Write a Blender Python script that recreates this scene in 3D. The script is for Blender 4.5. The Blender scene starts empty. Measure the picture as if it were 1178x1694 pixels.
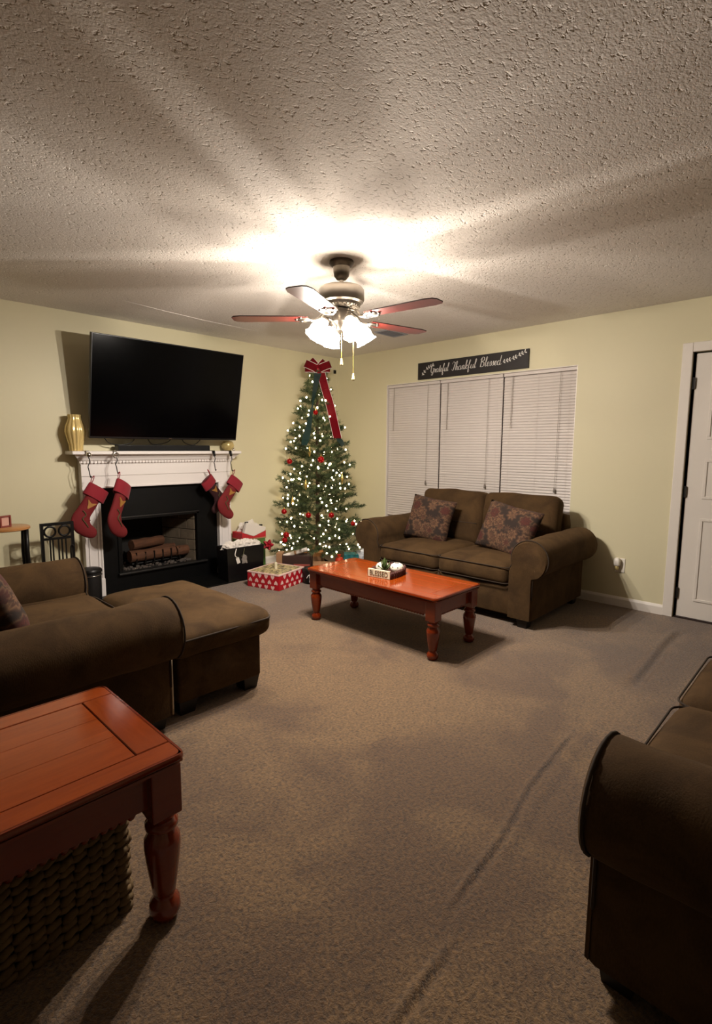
import bpy, bmesh, math, random
import numpy as np
from mathutils import Vector, Matrix, noise
rnd = random.Random(7)
PI = math.pi
scene = bpy.context.scene
C = scene.collection

# ---------------------------------------------------------------- camera, world, exposure
CAM = (-4.681, -4.745, 1.324); YAW, PITCH, ROLL, FPX = 0.794, 0.119, 0.004, 855.75
F = Vector((math.sin(YAW)*math.cos(PITCH), math.cos(YAW)*math.cos(PITCH), -math.sin(PITCH)))
R0 = Vector((math.cos(YAW), -math.sin(YAW), 0)); U0 = R0.cross(F)
R = math.cos(ROLL)*R0 + math.sin(ROLL)*U0; U = -math.sin(ROLL)*R0 + math.cos(ROLL)*U0
cd = bpy.data.cameras.new('camera'); cam = bpy.data.objects.new('camera', cd); C.objects.link(cam)
cam.matrix_world = Matrix(((R.x, U.x, -F.x, CAM[0]), (R.y, U.y, -F.y, CAM[1]), (R.z, U.z, -F.z, CAM[2]), (0, 0, 0, 1)))
cd.sensor_fit = 'VERTICAL'; cd.sensor_height = 36; cd.lens = FPX/1694*36
cd.shift_x = (589-571.3)/1694; cd.shift_y = (843.7-847)/1694
cd.clip_start = 0.02
scene.camera = cam
world = bpy.data.worlds.new('world'); scene.world = world; world.use_nodes = True
world.node_tree.nodes['Background'].inputs[0].default_value = (0.02, 0.03, 0.05, 1)
world.node_tree.nodes['Background'].inputs[1].default_value = 0.05
vs = scene.view_settings
vs.view_transform = 'Standard'; vs.look = 'None'; vs.gamma = 1; vs.use_curve_mapping = False
vs.exposure = 0.0
FAN_WATTS = 76.0          # each of the four fan lamps
LAMP_COL = (1.0, 0.92, 0.84)

# ---------------------------------------------------------------- materials
def s2l(c):
    return tuple((x/12.92 if x <= 0.04045 else ((x+0.055)/1.055)**2.4) for x in (v/255 for v in c))
MATS = {}
def mat(name, rgb, rough=0.6, metal=0.0, **kw):
    m = bpy.data.materials.new(name); m.use_nodes = True
    b = m.node_tree.nodes['Principled BSDF']
    b.inputs['Base Color'].default_value = (*s2l(rgb), 1)
    b.inputs['Roughness'].default_value = rough; b.inputs['Metallic'].default_value = metal
    for k, v in kw.items(): b.inputs[k].default_value = v
    MATS[name] = m
    return m
class NT:
    def __init__(s, m):
        s.m = m; s.t = m.node_tree; s.b = s.t.nodes.get('Principled BSDF')
    def n(s, kind, **kw):
        x = s.t.nodes.new(kind)
        for k, v in kw.items():
            if k[0] == '_': setattr(x, k[1:], v)
            else: x.inputs[k.replace('__', ' ')].default_value = v
        return x
    def l(s, a, b): s.t.links.new(a, b)
    def coord(s, scale=(1, 1, 1), rot=(0, 0, 0)):
        tc = s.n('ShaderNodeTexCoord'); mp = s.n('ShaderNodeMapping')
        mp.inputs['Scale'].default_value = scale; mp.inputs['Rotation'].default_value = rot
        s.l(tc.outputs['Object'], mp.inputs['Vector']); return mp.outputs['Vector']
    def noise(s, vec, scale, detail=3, rough=0.5, dist=0):
        x = s.n('ShaderNodeTexNoise', Scale=scale, Detail=detail, Roughness=rough, Distortion=dist); s.l(vec, x.inputs['Vector']); return x.outputs['Fac']
    def ramp(s, fac, stops):
        r = s.n('ShaderNodeValToRGB'); e = r.color_ramp.elements
        while len(e) < len(stops): e.new(0.5)
        for q, (p, c) in zip(e, stops): q.position = p; q.color = (*s2l(c), 1) if not isinstance(c, float) else (c, c, c, 1)
        s.l(fac, r.inputs['Fac']); return r.outputs['Color']
    def mix(s, fac, a, b, mode='MIX'):
        x = s.n('ShaderNodeMix'); x.data_type = 'RGBA'; x.blend_type = mode
        for i, v in ((0, fac), (6, a), (7, b)):
            if hasattr(v, 'is_output'): s.l(v, x.inputs[i])
            else: x.inputs[i].default_value = v if i == 0 else (*s2l(v), 1)
        return x.outputs[2]
    def math(s, op, a, b=0.0):
        x = s.n('ShaderNodeMath'); x.operation = op
        for i, v in ((0, a), (1, b)):
            if hasattr(v, 'is_output'): s.l(v, x.inputs[i])
            else: x.inputs[i].default_value = v
        return x.outputs[0]
    def color(s, c): s.l(c, s.b.inputs['Base Color'])
    def bump(s, h, strength=0.3, dist=0.01):
        x = s.n('ShaderNodeBump', Strength=strength, Distance=dist); s.l(h, x.inputs['Height']); s.l(x.outputs['Normal'], s.b.inputs['Normal'])

m_wall = mat('wall_paint', (212, 202, 164), 0.55)
t = NT(m_wall); v = t.coord(); t.bump(t.noise(v, 160, 2), 0.08, 0.004)
t.color(t.mix(t.noise(v, 1.3, 2), (206, 198, 164), (212, 204, 172)))
m_ceil = mat('ceiling_texture', (225, 219, 213), 0.9)
t = NT(m_ceil); v = t.coord((1, 1.25, 1))
low = t.noise(v, 60, 2, 0.5, 0.2); pits = t.ramp(t.noise(v, 46, 2, 0.55, 0.4), [(0.58, 0.0), (0.70, 1.0)]); fine = t.noise(v, 120, 2, 0.6)
t.bump(t.math('SUBTRACT', t.math('ADD', t.math('MULTIPLY', low, 0.4), t.math('MULTIPLY', fine, 0.25)), t.math('MULTIPLY', pits, 1.3)), 0.54, 0.009)
m_carpet = mat('carpet_pile', (120, 98, 74), 0.95)
t = NT(m_carpet); v = t.coord()
t.b.inputs['Sheen Weight'].default_value = 0.25; t.b.inputs['Sheen Roughness'].default_value = 0.6
g1 = t.noise(v, 85, 4, 0.65, 0.6); g2 = t.noise(v, 210, 2, 0.6, 0.5); patch = t.noise(v, 1.7, 3, 0.55, 0.6)
c = t.mix(t.ramp(g1, [(0.34, 0.0), (0.66, 1.0)]), (68, 47, 23), (134, 102, 62))
c = t.mix(t.math('MULTIPLY', t.ramp(patch, [(0.42, 0.0), (0.58, 1.0)]), 0.8), c, t.mix(1.0, c, (192, 176, 158), 'MULTIPLY'))
t.color(c); t.bump(t.math('ADD', g1, t.math('MULTIPLY', g2, 0.6)), 0.7, 0.010)
m_white = mat('white_trim_paint', (224, 217, 208), 0.35)
m_fire_white = mat('white_mantel_paint', (228, 222, 218), 0.35)
m_black = mat('black_slate', (5, 5, 5), 0.45, 0, **{'Specular IOR Level': 0.2})
m_iron = mat('black_iron', (14, 12, 11), 0.4, 0.5)
m_firemetal = mat('dark_fire_metal', (50, 48, 46), 0.4, 0.6)
m_firebrick = mat('fire_brick', (150, 132, 108), 0.9)
t = NT(m_firebrick); v = t.coord(); t.color(t.mix(t.noise(v, 9, 4), (62, 52, 41), (118, 104, 84))); t.bump(t.noise(v, 60), 0.3)
m_soot = mat('sooty_back', (30, 27, 24), 0.9)
m_log = mat('log_bark', (120, 78, 44), 0.85)
t = NT(m_log); v = t.coord((1, 6, 6)); n_ = t.noise(v, 6, 4, 0.6); t.color(t.mix(n_, (40, 23, 13), (104, 62, 32))); t.bump(n_, 0.7, 0.01)
m_lava = mat('lava_rock', (74, 66, 60), 0.95)
m_tv = mat('tv_glass', (2, 2, 3), 0.15, 0, **{'Specular IOR Level': 0.12})
m_tvb = mat('tv_bezel', (10, 10, 11), 0.35)
m_plastic = mat('black_plastic', (12, 12, 13), 0.45)
m_silver = mat('polished_metal', (190, 185, 178), 0.22, 1.0)
m_nickel = mat('brushed_nickel', (150, 143, 134), 0.32, 1.0)
m_gold = mat('gold_ceramic', (230, 204, 138), 0.2, 0.35)
m_palegold = mat('pale_gold_glass', (196, 176, 118), 0.25, 0.3)
m_brass = mat('brass', (196, 168, 88), 0.3, 0.9)
m_blind = mat('blind_slat_plastic', (203, 194, 188), 0.45)
m_cord = mat('blind_cord', (150, 142, 132), 0.6)
m_glass = mat('window_glass', (20, 24, 28), 0.05, 0, **{'Transmission Weight': 1.0})
m_board = mat('black_sign_board', (24, 18, 17), 0.6)
m_letter = mat('white_lettering', (214, 210, 204), 0.6)
m_dkwood = mat('dark_sofa_foot', (18, 13, 10), 0.45)

def fabric(name, lo, hi):
    m = mat(name, lo, 0.92); t = NT(m)
    t.b.inputs['Sheen Weight'].default_value = 0.12; t.b.inputs['Sheen Roughness'].default_value = 0.5
    t.b.inputs['Sheen Tint'].default_value = (*s2l((190, 150, 100)), 1)
    t.b.inputs['Specular IOR Level'].default_value = 0.15
    v = t.coord(); w = t.coord((1, 1, 0.35))
    nap = t.noise(v, 6, 4, 0.6, 0.7); thr = t.noise(w, 260, 2)
    t.color(t.mix(t.ramp(t.math('ADD', t.math('MULTIPLY', nap, 0.75), t.math('MULTIPLY', thr, 0.25)), [(0.38, 0.0), (0.62, 1.0)]), lo, hi))
    t.bump(thr, 0.25, 0.003); return m
m_fab = fabric('brown_chenille', (52, 37, 21), (72, 53, 31))
m_fab_pipe = mat('brown_piping', (46, 33, 19), 0.9)
m_fab_pale = mat('pale_piping', (150, 130, 104), 0.9)

m_floral = mat('floral_tapestry', (60, 40, 35), 0.9); t = NT(m_floral)
v = t.coord((1, 1, 0.0))
vo = t.n('ShaderNodeTexVoronoi', Scale=11.0, Randomness=0.85); t.l(v, vo.inputs['Vector']); d = vo.outputs['Distance']
sub = t.n('ShaderNodeVectorMath'); sub.operation = 'SUBTRACT'; t.l(v, sub.inputs[0]); t.l(vo.outputs['Position'], sub.inputs[1])
sx = t.n('ShaderNodeSeparateXYZ'); t.l(sub.outputs[0], sx.inputs[0])
ang = t.math('ARCTAN2', sx.outputs[1], sx.outputs[0]); pet = t.math('MULTIPLY', t.math('COSINE', t.math('MULTIPLY', ang, 8.0)), 0.06)
rr = t.math('MULTIPLY', t.math('ADD', d, pet), 0.78)
ring = t.ramp(rr, [(0.0, (64, 30, 24)), (0.10, (74, 38, 30)), (0.14, (134, 106, 82)), (0.22, (90, 66, 50)), (0.30, (66, 42, 34)), (0.38, (116, 92, 72)), (0.48, (78, 56, 44)), (0.56, (40, 28, 22))])
red = t.ramp(rr, [(0.0, (122, 98, 72)), (0.10, (62, 28, 22)), (0.2, (84, 38, 30)), (0.34, (70, 34, 28)), (0.42, (100, 78, 60)), (0.5, (52, 38, 30)), (0.6, (40, 28, 22))])
sep = t.n('ShaderNodeSeparateColor'); t.l(vo.outputs['Color'], sep.inputs[0])
c = t.mix(t.ramp(sep.outputs[0], [(0.58, 0.0), (0.6, 1.0)]), ring, red)
c = t.mix(t.math('MULTIPLY', t.ramp(t.noise(v, 40, 3), [(0.5, 0.0), (0.6, 1.0)]), 0.5), c, (40, 32, 26))
t.color(t.mix(1.0, c, (226, 208, 184), 'MULTIPLY')); t.bump(t.noise(v, 300, 2), 0.3, 0.003)

def wood(name, dark, lite, rough=0.18, axis='X'):
    m = mat(name, dark, rough); t = NT(m); t.b.inputs['Coat Weight'].default_value = 0.3; t.b.inputs['Coat Roughness'].default_value = 0.12
    sc = (1.2, 9, 9) if axis == 'X' else (9, 1.2, 9)
    v = t.coord(sc); n1 = t.noise(v, 2.6, 5, 0.6, 1.2); n2 = t.noise(v, 14, 3, 0.6)
    t.color(t.mix(t.math('ADD', t.math('MULTIPLY', n1, 0.75), t.math('MULTIPLY', n2, 0.25)), dark, lite)); return m
m_wood = wood('honey_red_pine', (112, 38, 6), (160, 70, 18), 0.12)
m_wood_y = wood('honey_red_pine_crosswise', (108, 36, 6), (154, 66, 16), 0.12, axis='Y')
m_wood_d = wood('red_stained_pine', (88, 24, 4), (128, 46, 10))
m_groove = mat('panel_groove', (58, 18, 6), 0.6)
m_blade = wood('cherry_fan_blade', (50, 6, 6), (84, 14, 11), 0.4)
m_blade_edge = mat('blade_dark_edge', (40, 24, 20), 0.5)
m_oak = wood('oak_table_top', (150, 98, 52), (190, 136, 80), 0.4)

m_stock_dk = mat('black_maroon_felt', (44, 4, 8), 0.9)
m_red = mat('red_velvet', (138, 12, 26), 0.75, **{'Sheen Weight': 0.3})
m_cuff = mat('crimson_cuff_velvet', (128, 10, 30), 0.85, **{'Sheen Weight': 0.12})
m_stock = mat('deep_red_felt', (104, 8, 14), 0.85); t = NT(m_stock)
m_embro = mat('gold_embroidery', (150, 104, 44), 0.6); m_embro2 = mat('green_embroidery', (70, 66, 34), 0.7)
m_ribred = mat('red_ribbon', (150, 8, 30), 0.6)
m_ribgreen = mat('green_ribbon', (10, 62, 56), 0.5, **{'Sheen Weight': 0.3})
m_ribwhite = mat('white_ribbon_edge', (214, 200, 190), 0.6)
m_bauble = mat('red_bauble', (150, 10, 12), 0.12, 0.3)
m_golddrop = mat('gold_drop', (206, 176, 96), 0.25, 0.7)
m_needle = mat('fir_needle', (58, 74, 40), 0.6); t = NT(m_needle)
t.color(t.mix(t.ramp(t.noise(t.coord(), 14, 2), [(0.4, 0.0), (0.6, 1.0)]), (40, 58, 30), (92, 104, 62)))
m_bark = mat('tree_bark', (72, 48, 36), 0.8)
m_wire = mat('green_wire', (22, 34, 20), 0.6)
m_bulb = bpy.data.materials.new('warm_string_bulb'); m_bulb.use_nodes = True
_b = m_bulb.node_tree.nodes['Principled BSDF']; _b.inputs['Emission Color'].default_value = (1, 0.80, 0.52, 1); _b.inputs['Emission Strength'].default_value = 22
# thin frosted glass of the lamp shades: lit through by the bulb, lets part of the light straight out
def frosted(name, clear, glow):
    m = bpy.data.materials.new(name); m.use_nodes = True; t = NT(m); t.t.nodes.remove(t.b)
    tr = t.n('ShaderNodeBsdfTransparent'); tr.inputs[0].default_value = (1, 0.97, 0.92, 1)
    tl = t.n('ShaderNodeBsdfTranslucent'); tl.inputs[0].default_value = (0.4, 0.39, 0.37, 1)
    em = t.n('ShaderNodeEmission', Strength=glow); em.inputs[0].default_value = (1, 0.93, 0.82, 1)
    ad = t.n('ShaderNodeAddShader'); mx = t.n('ShaderNodeMixShader', Fac=1-clear)
    t.l(tl.outputs[0], ad.inputs[0]); t.l(em.outputs[0], ad.inputs[1]); t.l(tr.outputs[0], mx.inputs[1]); t.l(ad.outputs[0], mx.inputs[2])
    t.l(mx.outputs[0], t.t.nodes['Material Output'].inputs[0]); return m
m_shade = frosted('frosted_lamp_glass', 0.37, 6.0)
m_shade_neck = frosted('light_blocking_neck', 0.07, 6.0)  # neck made more opaque to cut the bright spot on the ceiling
m_fanbulb = frosted('frosted_bulb_glass', 0.85, 20.0)

m_bagblk = mat('black_gift_bag', (10, 10, 11), 0.35)
m_tissue = mat('white_tissue_paper', (214, 206, 196), 0.8)
m_wrapred = mat('red_gift_wrap', (172, 18, 34), 0.35)
m_wrapwhite = mat('white_print', (226, 190, 182), 0.4)
m_lid = mat('olive_gold_wrap', (150, 136, 92), 0.4); t = NT(m_lid)
t.color(t.ramp(t.noise(t.coord((1, 0.35, 1)), 40, 2), [(0.44, (74, 64, 42)), (0.52, (196, 178, 130)), (0.7, (120, 112, 74))]))
m_kraft = mat('kraft_paper', (150, 112, 78), 0.7); m_dkbox = mat('dark_brown_box', (52, 30, 22), 0.6)
m_label = mat('rust_label', (150, 72, 58), 0.6); m_green = mat('green_stripe', (70, 106, 42), 0.6); m_redband = mat('red_band', (178, 30, 40), 0.6)
m_teal = mat('teal_box', (52, 140, 146), 0.5); m_film = mat('white_plastic_bag', (186, 190, 196), 0.35); m_orange = mat('orange_red_paper', (206, 58, 26), 0.5)
m_stripe = mat('striped_box_paper', (170, 130, 100), 0.6); t = NT(m_stripe)
w_ = t.n('ShaderNodeTexWave', Scale=9.0); w_.bands_direction = 'Z'; t.l(t.coord(), w_.inputs['Vector']); t.color(t.ramp(w_.outputs['Fac'], [(0.4, (176, 138, 104)), (0.6, (140, 52, 40))]))
m_twig = mat('brown_twig_basket', (72, 32, 22), 0.7); m_cream = mat('cream_painted_wood', (216, 206, 176), 0.6); m_ink = mat('brown_ink', (92, 80, 60), 0.7)
m_ball = mat('white_ceramic', (226, 218, 200), 0.5); m_leaf = mat('succulent_green', (74, 92, 44), 0.55); m_grey = mat('grey_print', (120, 112, 104), 0.7)
m_hyac = mat('water_hyacinth', (112, 88, 54), 0.85); t = NT(m_hyac); t.color(t.mix(t.noise(t.coord(), 30, 3), (66, 48, 28), (134, 108, 68)))
m_hyac_in = mat('basket_lining', (40, 30, 20), 0.9)
m_outlet = mat('white_outlet_plastic', (226, 220, 208), 0.4)
m_picture = mat('red_brown_frame', (120, 46, 34), 0.5)

# ---------------------------------------------------------------- mesh helpers
def mesh_of(name, bm, m, smooth=False):
    me = bpy.data.meshes.new(name); bmesh.ops.recalc_face_normals(bm, faces=bm.faces); bm.to_mesh(me); bm.free()
    for x in (m if isinstance(m, (list, tuple)) else [m]): me.materials.append(x)
    if smooth is not False:
        for p in me.polygons: p.use_smooth = True
        if smooth is not True:
            try: me.set_sharp_from_angle(angle=math.radians(smooth))
            except Exception: pass
    return me
def link(name, me, parent=None, loc=None, rot=None):
    o = bpy.data.objects.new(name, me); C.objects.link(o)
    if parent is not None: o.parent = parent
    if loc is not None: o.location = loc
    if rot is not None: o.rotation_euler = rot
    return o
def obj(name, bm, m, parent=None, smooth=False, loc=None, rot=None):
    return link(name, mesh_of(name, bm, m, smooth), parent, loc, rot)
def tag(o, label, cat, group=None):
    o['label'] = label; o['category'] = cat
    if group: o['group'] = group
    return o
def thing(name, label, cat, loc=(0, 0, 0), rotz=0, group=None):
    o = link(name, None); o.location = loc; o.rotation_euler = (0, 0, rotz)
    return tag(o, label, cat, group)
def struct(name, bm, m, smooth=False):
    o = obj(name, bm, m, None, smooth); o['kind'] = 'structure'; return o
def BM(): return bmesh.new()
def box(bm, x0, x1, y0, y1, z0, z1, bev=0.0, M=None, seg=2):
    r = bmesh.ops.create_cube(bm, size=1); vs_ = r['verts']
    for v in vs_:
        v.co = Vector(((x0+x1)/2 + v.co.x*(x1-x0), (y0+y1)/2 + v.co.y*(y1-y0), (z0+z1)/2 + v.co.z*(z1-z0)))
    if M is not None: bmesh.ops.transform(bm, matrix=M, verts=vs_)
    if bev:
        es = list({e for v in vs_ for e in v.link_edges})
        bmesh.ops.bevel(bm, geom=es, offset=bev, segments=seg, profile=0.5, affect='EDGES')
    return bm
def B(x0, x1, y0, y1, z0, z1, bev=0.0, M=None): return box(BM(), x0, x1, y0, y1, z0, z1, bev, M)
def lathe(bm, prof, n=24, M=None, mod=None, cap=True):
    rings = []
    for k, (r, z) in enumerate(prof):
        ring = []
        for i in range(n):
            a = 2*PI*i/n; q = r*(mod(a, z) if mod else 1)
            co = Vector((q*math.cos(a), q*math.sin(a), z))
            ring.append(bm.verts.new(M @ co if M is not None else co))
        rings.append(ring)
    for a, b in zip(rings, rings[1:]):
        for i in range(n): bm.faces.new((a[i], a[(i+1) % n], b[(i+1) % n], b[i]))
    if cap:
        for ring in (rings[0], rings[-1]):
            bm.faces.new(ring)
    return bm
def tube(bm, pts, r, n=8, closed=False, cap=True):
    pts = [Vector(p) for p in pts]; rad = r if isinstance(r, (list, tuple)) else [r]*len(pts)
    rings = []; up = None; N = len(pts)
    for i, p in enumerate(pts):
        a = pts[(i-1) % N] if (closed or i > 0) else p; b = pts[(i+1) % N] if (closed or i < N-1) else p
        tdir = (b-a)
        if tdir.length < 1e-9: tdir = Vector((0, 0, 1))
        tdir.normalize()
        if up is None:
            up = Vector((0, 0, 1)) if abs(tdir.z) < 0.9 else Vector((1, 0, 0))
        s = tdir.cross(up)
        if s.length < 1e-6: s = tdir.orthogonal()
        s.normalize(); up = s.cross(tdir).normalized()
        rings.append([bm.verts.new(p + (s*math.cos(2*PI*k/n) + up*math.sin(2*PI*k/n))*rad[i]) for k in range(n)])
    for i in range(N if closed else N-1):
        a, b = rings[i], rings[(i+1) % N]
        for k in range(n): bm.faces.new((a[k], a[(k+1) % n], b[(k+1) % n], b[k]))
    if not closed and cap:
        bm.faces.new(rings[0]); bm.faces.new(rings[-1])
    return bm
def ball(bm, c, r, u=12, v=8, sz=1.0):
    M = Matrix.Translation(c) @ Matrix.Diagonal((1, 1, sz, 1))
    bmesh.ops.create_uvsphere(bm, u_segments=u, v_segments=v, radius=r, matrix=M); return bm
def prism(bm, outline, y0, y1, bev=0.0):
    """outline in (x,z), extruded along y"""
    a = [bm.verts.new((x, y0, z)) for x, z in outline]; b = [bm.verts.new((x, y1, z)) for x, z in outline]
    n = len(a); bm.faces.new(a); bm.faces.new(b)
    for i in range(n): bm.faces.new((a[i], a[(i+1) % n], b[(i+1) % n], b[i]))
    if bev:
        es = [e for e in bm.edges if abs(e.verts[0].co.y-e.verts[1].co.y) < 1e-6]
        bmesh.ops.bevel(bm, geom=es, offset=bev, segments=2, profile=0.5, affect='EDGES')
    return bm
def catmull(pts, n=8, closed=False):
    P = [Vector(p) for p in pts]; out = []; N = len(P)
    for i in range(N if closed else N-1):
        p0 = P[(i-1) % N] if (closed or i > 0) else P[i]; p1 = P[i]; p2 = P[(i+1) % N]; p3 = P[(i+2) % N] if (closed or i+2 < N) else P[i+1]
        for k in range(n):
            s = k/n
            out.append(0.5*((2*p1) + (p2-p0)*s + (2*p0-5*p1+4*p2-p3)*s*s + (3*p1-p0-3*p2+p3)*s**3))
    if not closed: out.append(P[-1])
    return out
def cushion(sx, sy, sz, r=0.05, puff=0.03, n=12, wob=0.006, seed=0, side=0.0, M=None, bot=0.0):
    """soft upholstered block centred at the origin: rounded edges, crowned top, small wrinkles"""
    bm = BM(); cache = {}; h = Vector((sx/2, sy/2, sz/2)); r = min(r, sz/2*0.98, sx/2, sy/2)
    def vert(p):
        key = tuple(round(c, 4) for c in p)
        if key in cache: return cache[key]
        q = Vector((p[0]*h.x, p[1]*h.y, p[2]*h.z))
        inner = Vector([max(-(h[i]-r), min(h[i]-r, q[i])) for i in range(3)]); d = q-inner
        co = inner + (d.normalized()*r if d.length > 1e-9 else d)
        u, w = p[0], p[1]
        k = (1-u*u)*(1-w*w)
        if p[2] > 0: co.z += puff*k*p[2]
        else: co.z += bot*k*p[2]
        co.x += side*p[0]*(1-w*w)*(1-p[2]**2); co.y += side*p[1]*(1-u*u)*(1-p[2]**2)
        nz = noise.noise_vector(co*5.0 + Vector((seed*3.1, seed*1.7, 0))); co += nz*wob
        nz2 = noise.noise(co*16.0 + Vector((seed, 0, 0))); co.z += nz2*wob*0.35
        if M is not None: co = M @ co
        cache[key] = bm.verts.new(co); return cache[key]
    g = [-1 + 2*i/n for i in range(n+1)]; m = max(4, n//2); gz = [-1+2*i/m for i in range(m+1)]
    # denser near the edges
    g = [math.copysign(abs(x)**0.75, x) for x in g]
    def grid(f, A, Bb):
        for i in range(len(A)-1):
            for j in range(len(Bb)-1):
                fs = [vert(f(A[i], Bb[j])), vert(f(A[i+1], Bb[j])), vert(f(A[i+1], Bb[j+1])), vert(f(A[i], Bb[j+1]))]
                if len(set(fs)) == 4: bm.faces.new(fs)
    for s in (-1, 1):
        grid(lambda a, b: (a, b, s), g, g); grid(lambda a, b: (a, s, b), g, gz); grid(lambda a, b: (s, a, b), g, gz)
    return bm
def pillow_bm(w, h, tck, seed=0, n=18):
    bm = BM(); top = {}; bot = {}
    for i in range(n+1):
        for j in range(n+1):
            u = -1+2*i/n; v_ = -1+2*j/n
            k = max(0.0, (1-u**4)*(1-v_**4))**0.55
            x = u*w/2*(1-0.07*(1-v_*v_)*0 - 0.06*(1-abs(v_))*abs(u)); y = v_*h/2*(1-0.06*(1-abs(u))*abs(v_))
            z = tck/2*k + 0.006*noise.noise(Vector((x*9+seed, y*9, 0)))*k
            top[i, j] = bm.verts.new((x, y, z))
            bot[i, j] = top[i, j] if (i in (0, n) or j in (0, n)) else bm.verts.new((x, y, -z))
    for i in range(n):
        for j in range(n):
            bm.faces.new((top[i, j], top[i+1, j], top[i+1, j+1], top[i, j+1]))
            bm.faces.new((bot[i, j], bot[i, j+1], bot[i+1, j+1], bot[i+1, j]))
    return bm
def rot_z(a): return Matrix.Rotation(a, 4, 'Z')
def copy_tree(o, parent=None):
    c = o.copy(); C.objects.link(c)
    if parent is not None: c.parent = parent
    for ch in list(o.children): copy_tree(ch, c)
    return c
def text_mesh(s, size, depth, m, name, parent=None, loc=(0, 0, 0), rot=(0, 0, 0), xscale=1.0):
    cu = bpy.data.curves.new('lettering', 'FONT'); cu.body = s; cu.size = size; cu.extrude = depth; cu.align_x = 'CENTER'; cu.align_y = 'CENTER'
    o = bpy.data.objects.new('lettering', cu); C.objects.link(o); bpy.context.view_layer.update()
    me = bpy.data.meshes.new_from_object(o.evaluated_get(bpy.context.evaluated_depsgraph_get()))
    bpy.data.objects.remove(o); bpy.data.curves.remove(cu)
    me.materials.clear(); me.materials.append(m)
    for v in me.vertices: v.co.x *= xscale
    return link(name, me, parent, loc, rot)

# ---------------------------------------------------------------- the room
H = 2.44; XL, YB = -9.0, -8.0
def wall_boxes(bm, axis, w0, w1, thick0, thick1, holes, z1=H):
    """wall along x or y (w0..w1), with rectangular holes (a,b,zlo,zhi), sorted"""
    def put(a, b, zl, zh):
        if b-a < 1e-4 or zh-zl < 1e-4: return
        if axis == 'x': box(bm, a, b, thick0, thick1, zl, zh)
        else: box(bm, thick0, thick1, a, b, zl, zh)
    cur = w0
    for a, b, zl, zh in sorted(holes):
        put(cur, a, 0, z1); put(a, b, 0, zl); put(a, b, zh, z1); cur = b
    put(cur, w1, 0, z1); return bm
WIN = (-2.958, -0.809, 0.50, 2.047); DOOR = (-4.66, -3.815, 0.0, 2.05)
struct('wall_left', wall_boxes(BM(), 'x', XL-0.12, 0.12, 0.0, 0.12, [(-2.86, -1.96, 0.06, 0.78)]), m_wall)
struct('wall_right', wall_boxes(BM(), 'y', YB, 0.0, 0.0, 0.12, [WIN, DOOR]), m_wall)
struct('wall_rear', B(XL, 0.12, YB-0.12, YB, 0, H), m_wall)
struct('wall_side', B(XL-0.12, XL, YB-0.12, 0, 0, H), m_wall)
ceil = struct('ceiling', B(XL-0.12, 0.12, YB-0.12, 0.12, H, H+0.1), m_ceil)
# raised tape seam in the ceiling texture
bm = BM(); tube(bm, [(-2.95, -0.64, H), (-2.6, -0.585, H), (-2.17, -0.535, H), (-1.6, -0.52, H)], [0.002, 0.004, 0.004, 0.002], 6)
obj('tape_seam', bm, m_ceil, ceil, True)
# carpeted floor with the loose wrinkles that run across it
def ridge(x, y):
    h = 0.0
    for pts, hh, w in RIDGES:
        if x < pts[0][0] or x > pts[-1][0]: continue
        for (xa, ya), (xb, yb) in zip(pts, pts[1:]):
            if xa <= x <= xb:
                s = (x-xa)/(xb-xa); yc = ya + (yb-ya)*s
                e = min(1.0, (x-pts[0][0])/0.15, (pts[-1][0]-x)/0.15)
                yc += 0.012*noise.noise(Vector((x*4, 0.3, hh*50)))
                dd = (y-yc)/w
                h += hh*max(e, 0)*(math.exp(-dd*dd) - 0.7*math.exp(-(dd+1.9)**2))
    return h
RIDGES = [([(-3.55, -4.02), (-3.2, -3.985), (-2.8, -3.93), (-2.25, -3.90)], 0.009, 0.010),
          ([(-3.95, -4.10), (-3.70, -4.075), (-3.55, -4.075)], 0.009, 0.010),
          ([(-3.30, -4.03), (-2.6, -3.98), (-2.0, -3.95)], 0.004, 0.018),
          ([(-1.6, -3.93), (-0.9, -3.90), (-0.3, -3.905)], 0.014, 0.025)]
xs = list(np.arange(XL-0.1, -4.1, 0.25)) + list(np.arange(-4.1, 0.14, 0.03))
ys = list(np.arange(YB-0.1, -4.3, 0.2)) + list(np.arange(-4.3, -3.78, 0.0085)) + list(np.arange(-3.78, 0.14, 0.2)) + [0.12]
bm = BM(); G = [[bm.verts.new((x, y, ridge(x, y))) for y in ys] for x in xs]
for i in range(len(xs)-1):
    for j in range(len(ys)-1): bm.faces.new((G[i][j], G[i+1][j], G[i+1][j+1], G[i][j+1]))
fl = struct('floor', bm, m_carpet, True)
# baseboards
def baseboard(name, M, L):
    bm = BM(); prof = [(0, 0), (-0.014, 0), (-0.014, 0.062), (-0.009, 0.075), (-0.004, 0.082), (0, 0.082)]
    a = [bm.verts.new(M @ Vector((x, 0, z))) for x, z in prof]; b = [bm.verts.new(M @ Vector((x, L, z))) for x, z in prof]
    n = len(a); bm.faces.new(a); bm.faces.new(b)
    for i in range(n): bm.faces.new((a[i], a[(i+1) % n], b[(i+1) % n], b[i]))
    return struct(name, bm, m_white)
baseboard('baseboard_right', Matrix.Translation((0, -3.735, 0)), 3.735)
baseboard('baseboard_left', Matrix.Translation((-1.64, 0, 0)) @ rot_z(-PI/2) @ Matrix.Diagonal((-1, 1, 1, 1)) @ Matrix.Diagonal((-1, 1, 1, 1)) @ Matrix.Rotation(PI, 4, 'Z') @ Matrix.Translation((0, -1.63, 0)) if False else
          Matrix(((0, 1, 0, -1.64), (1, 0, 0, 0), (0, 0, 1, 0), (0, 0, 0, 1))), 1.62)
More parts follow.
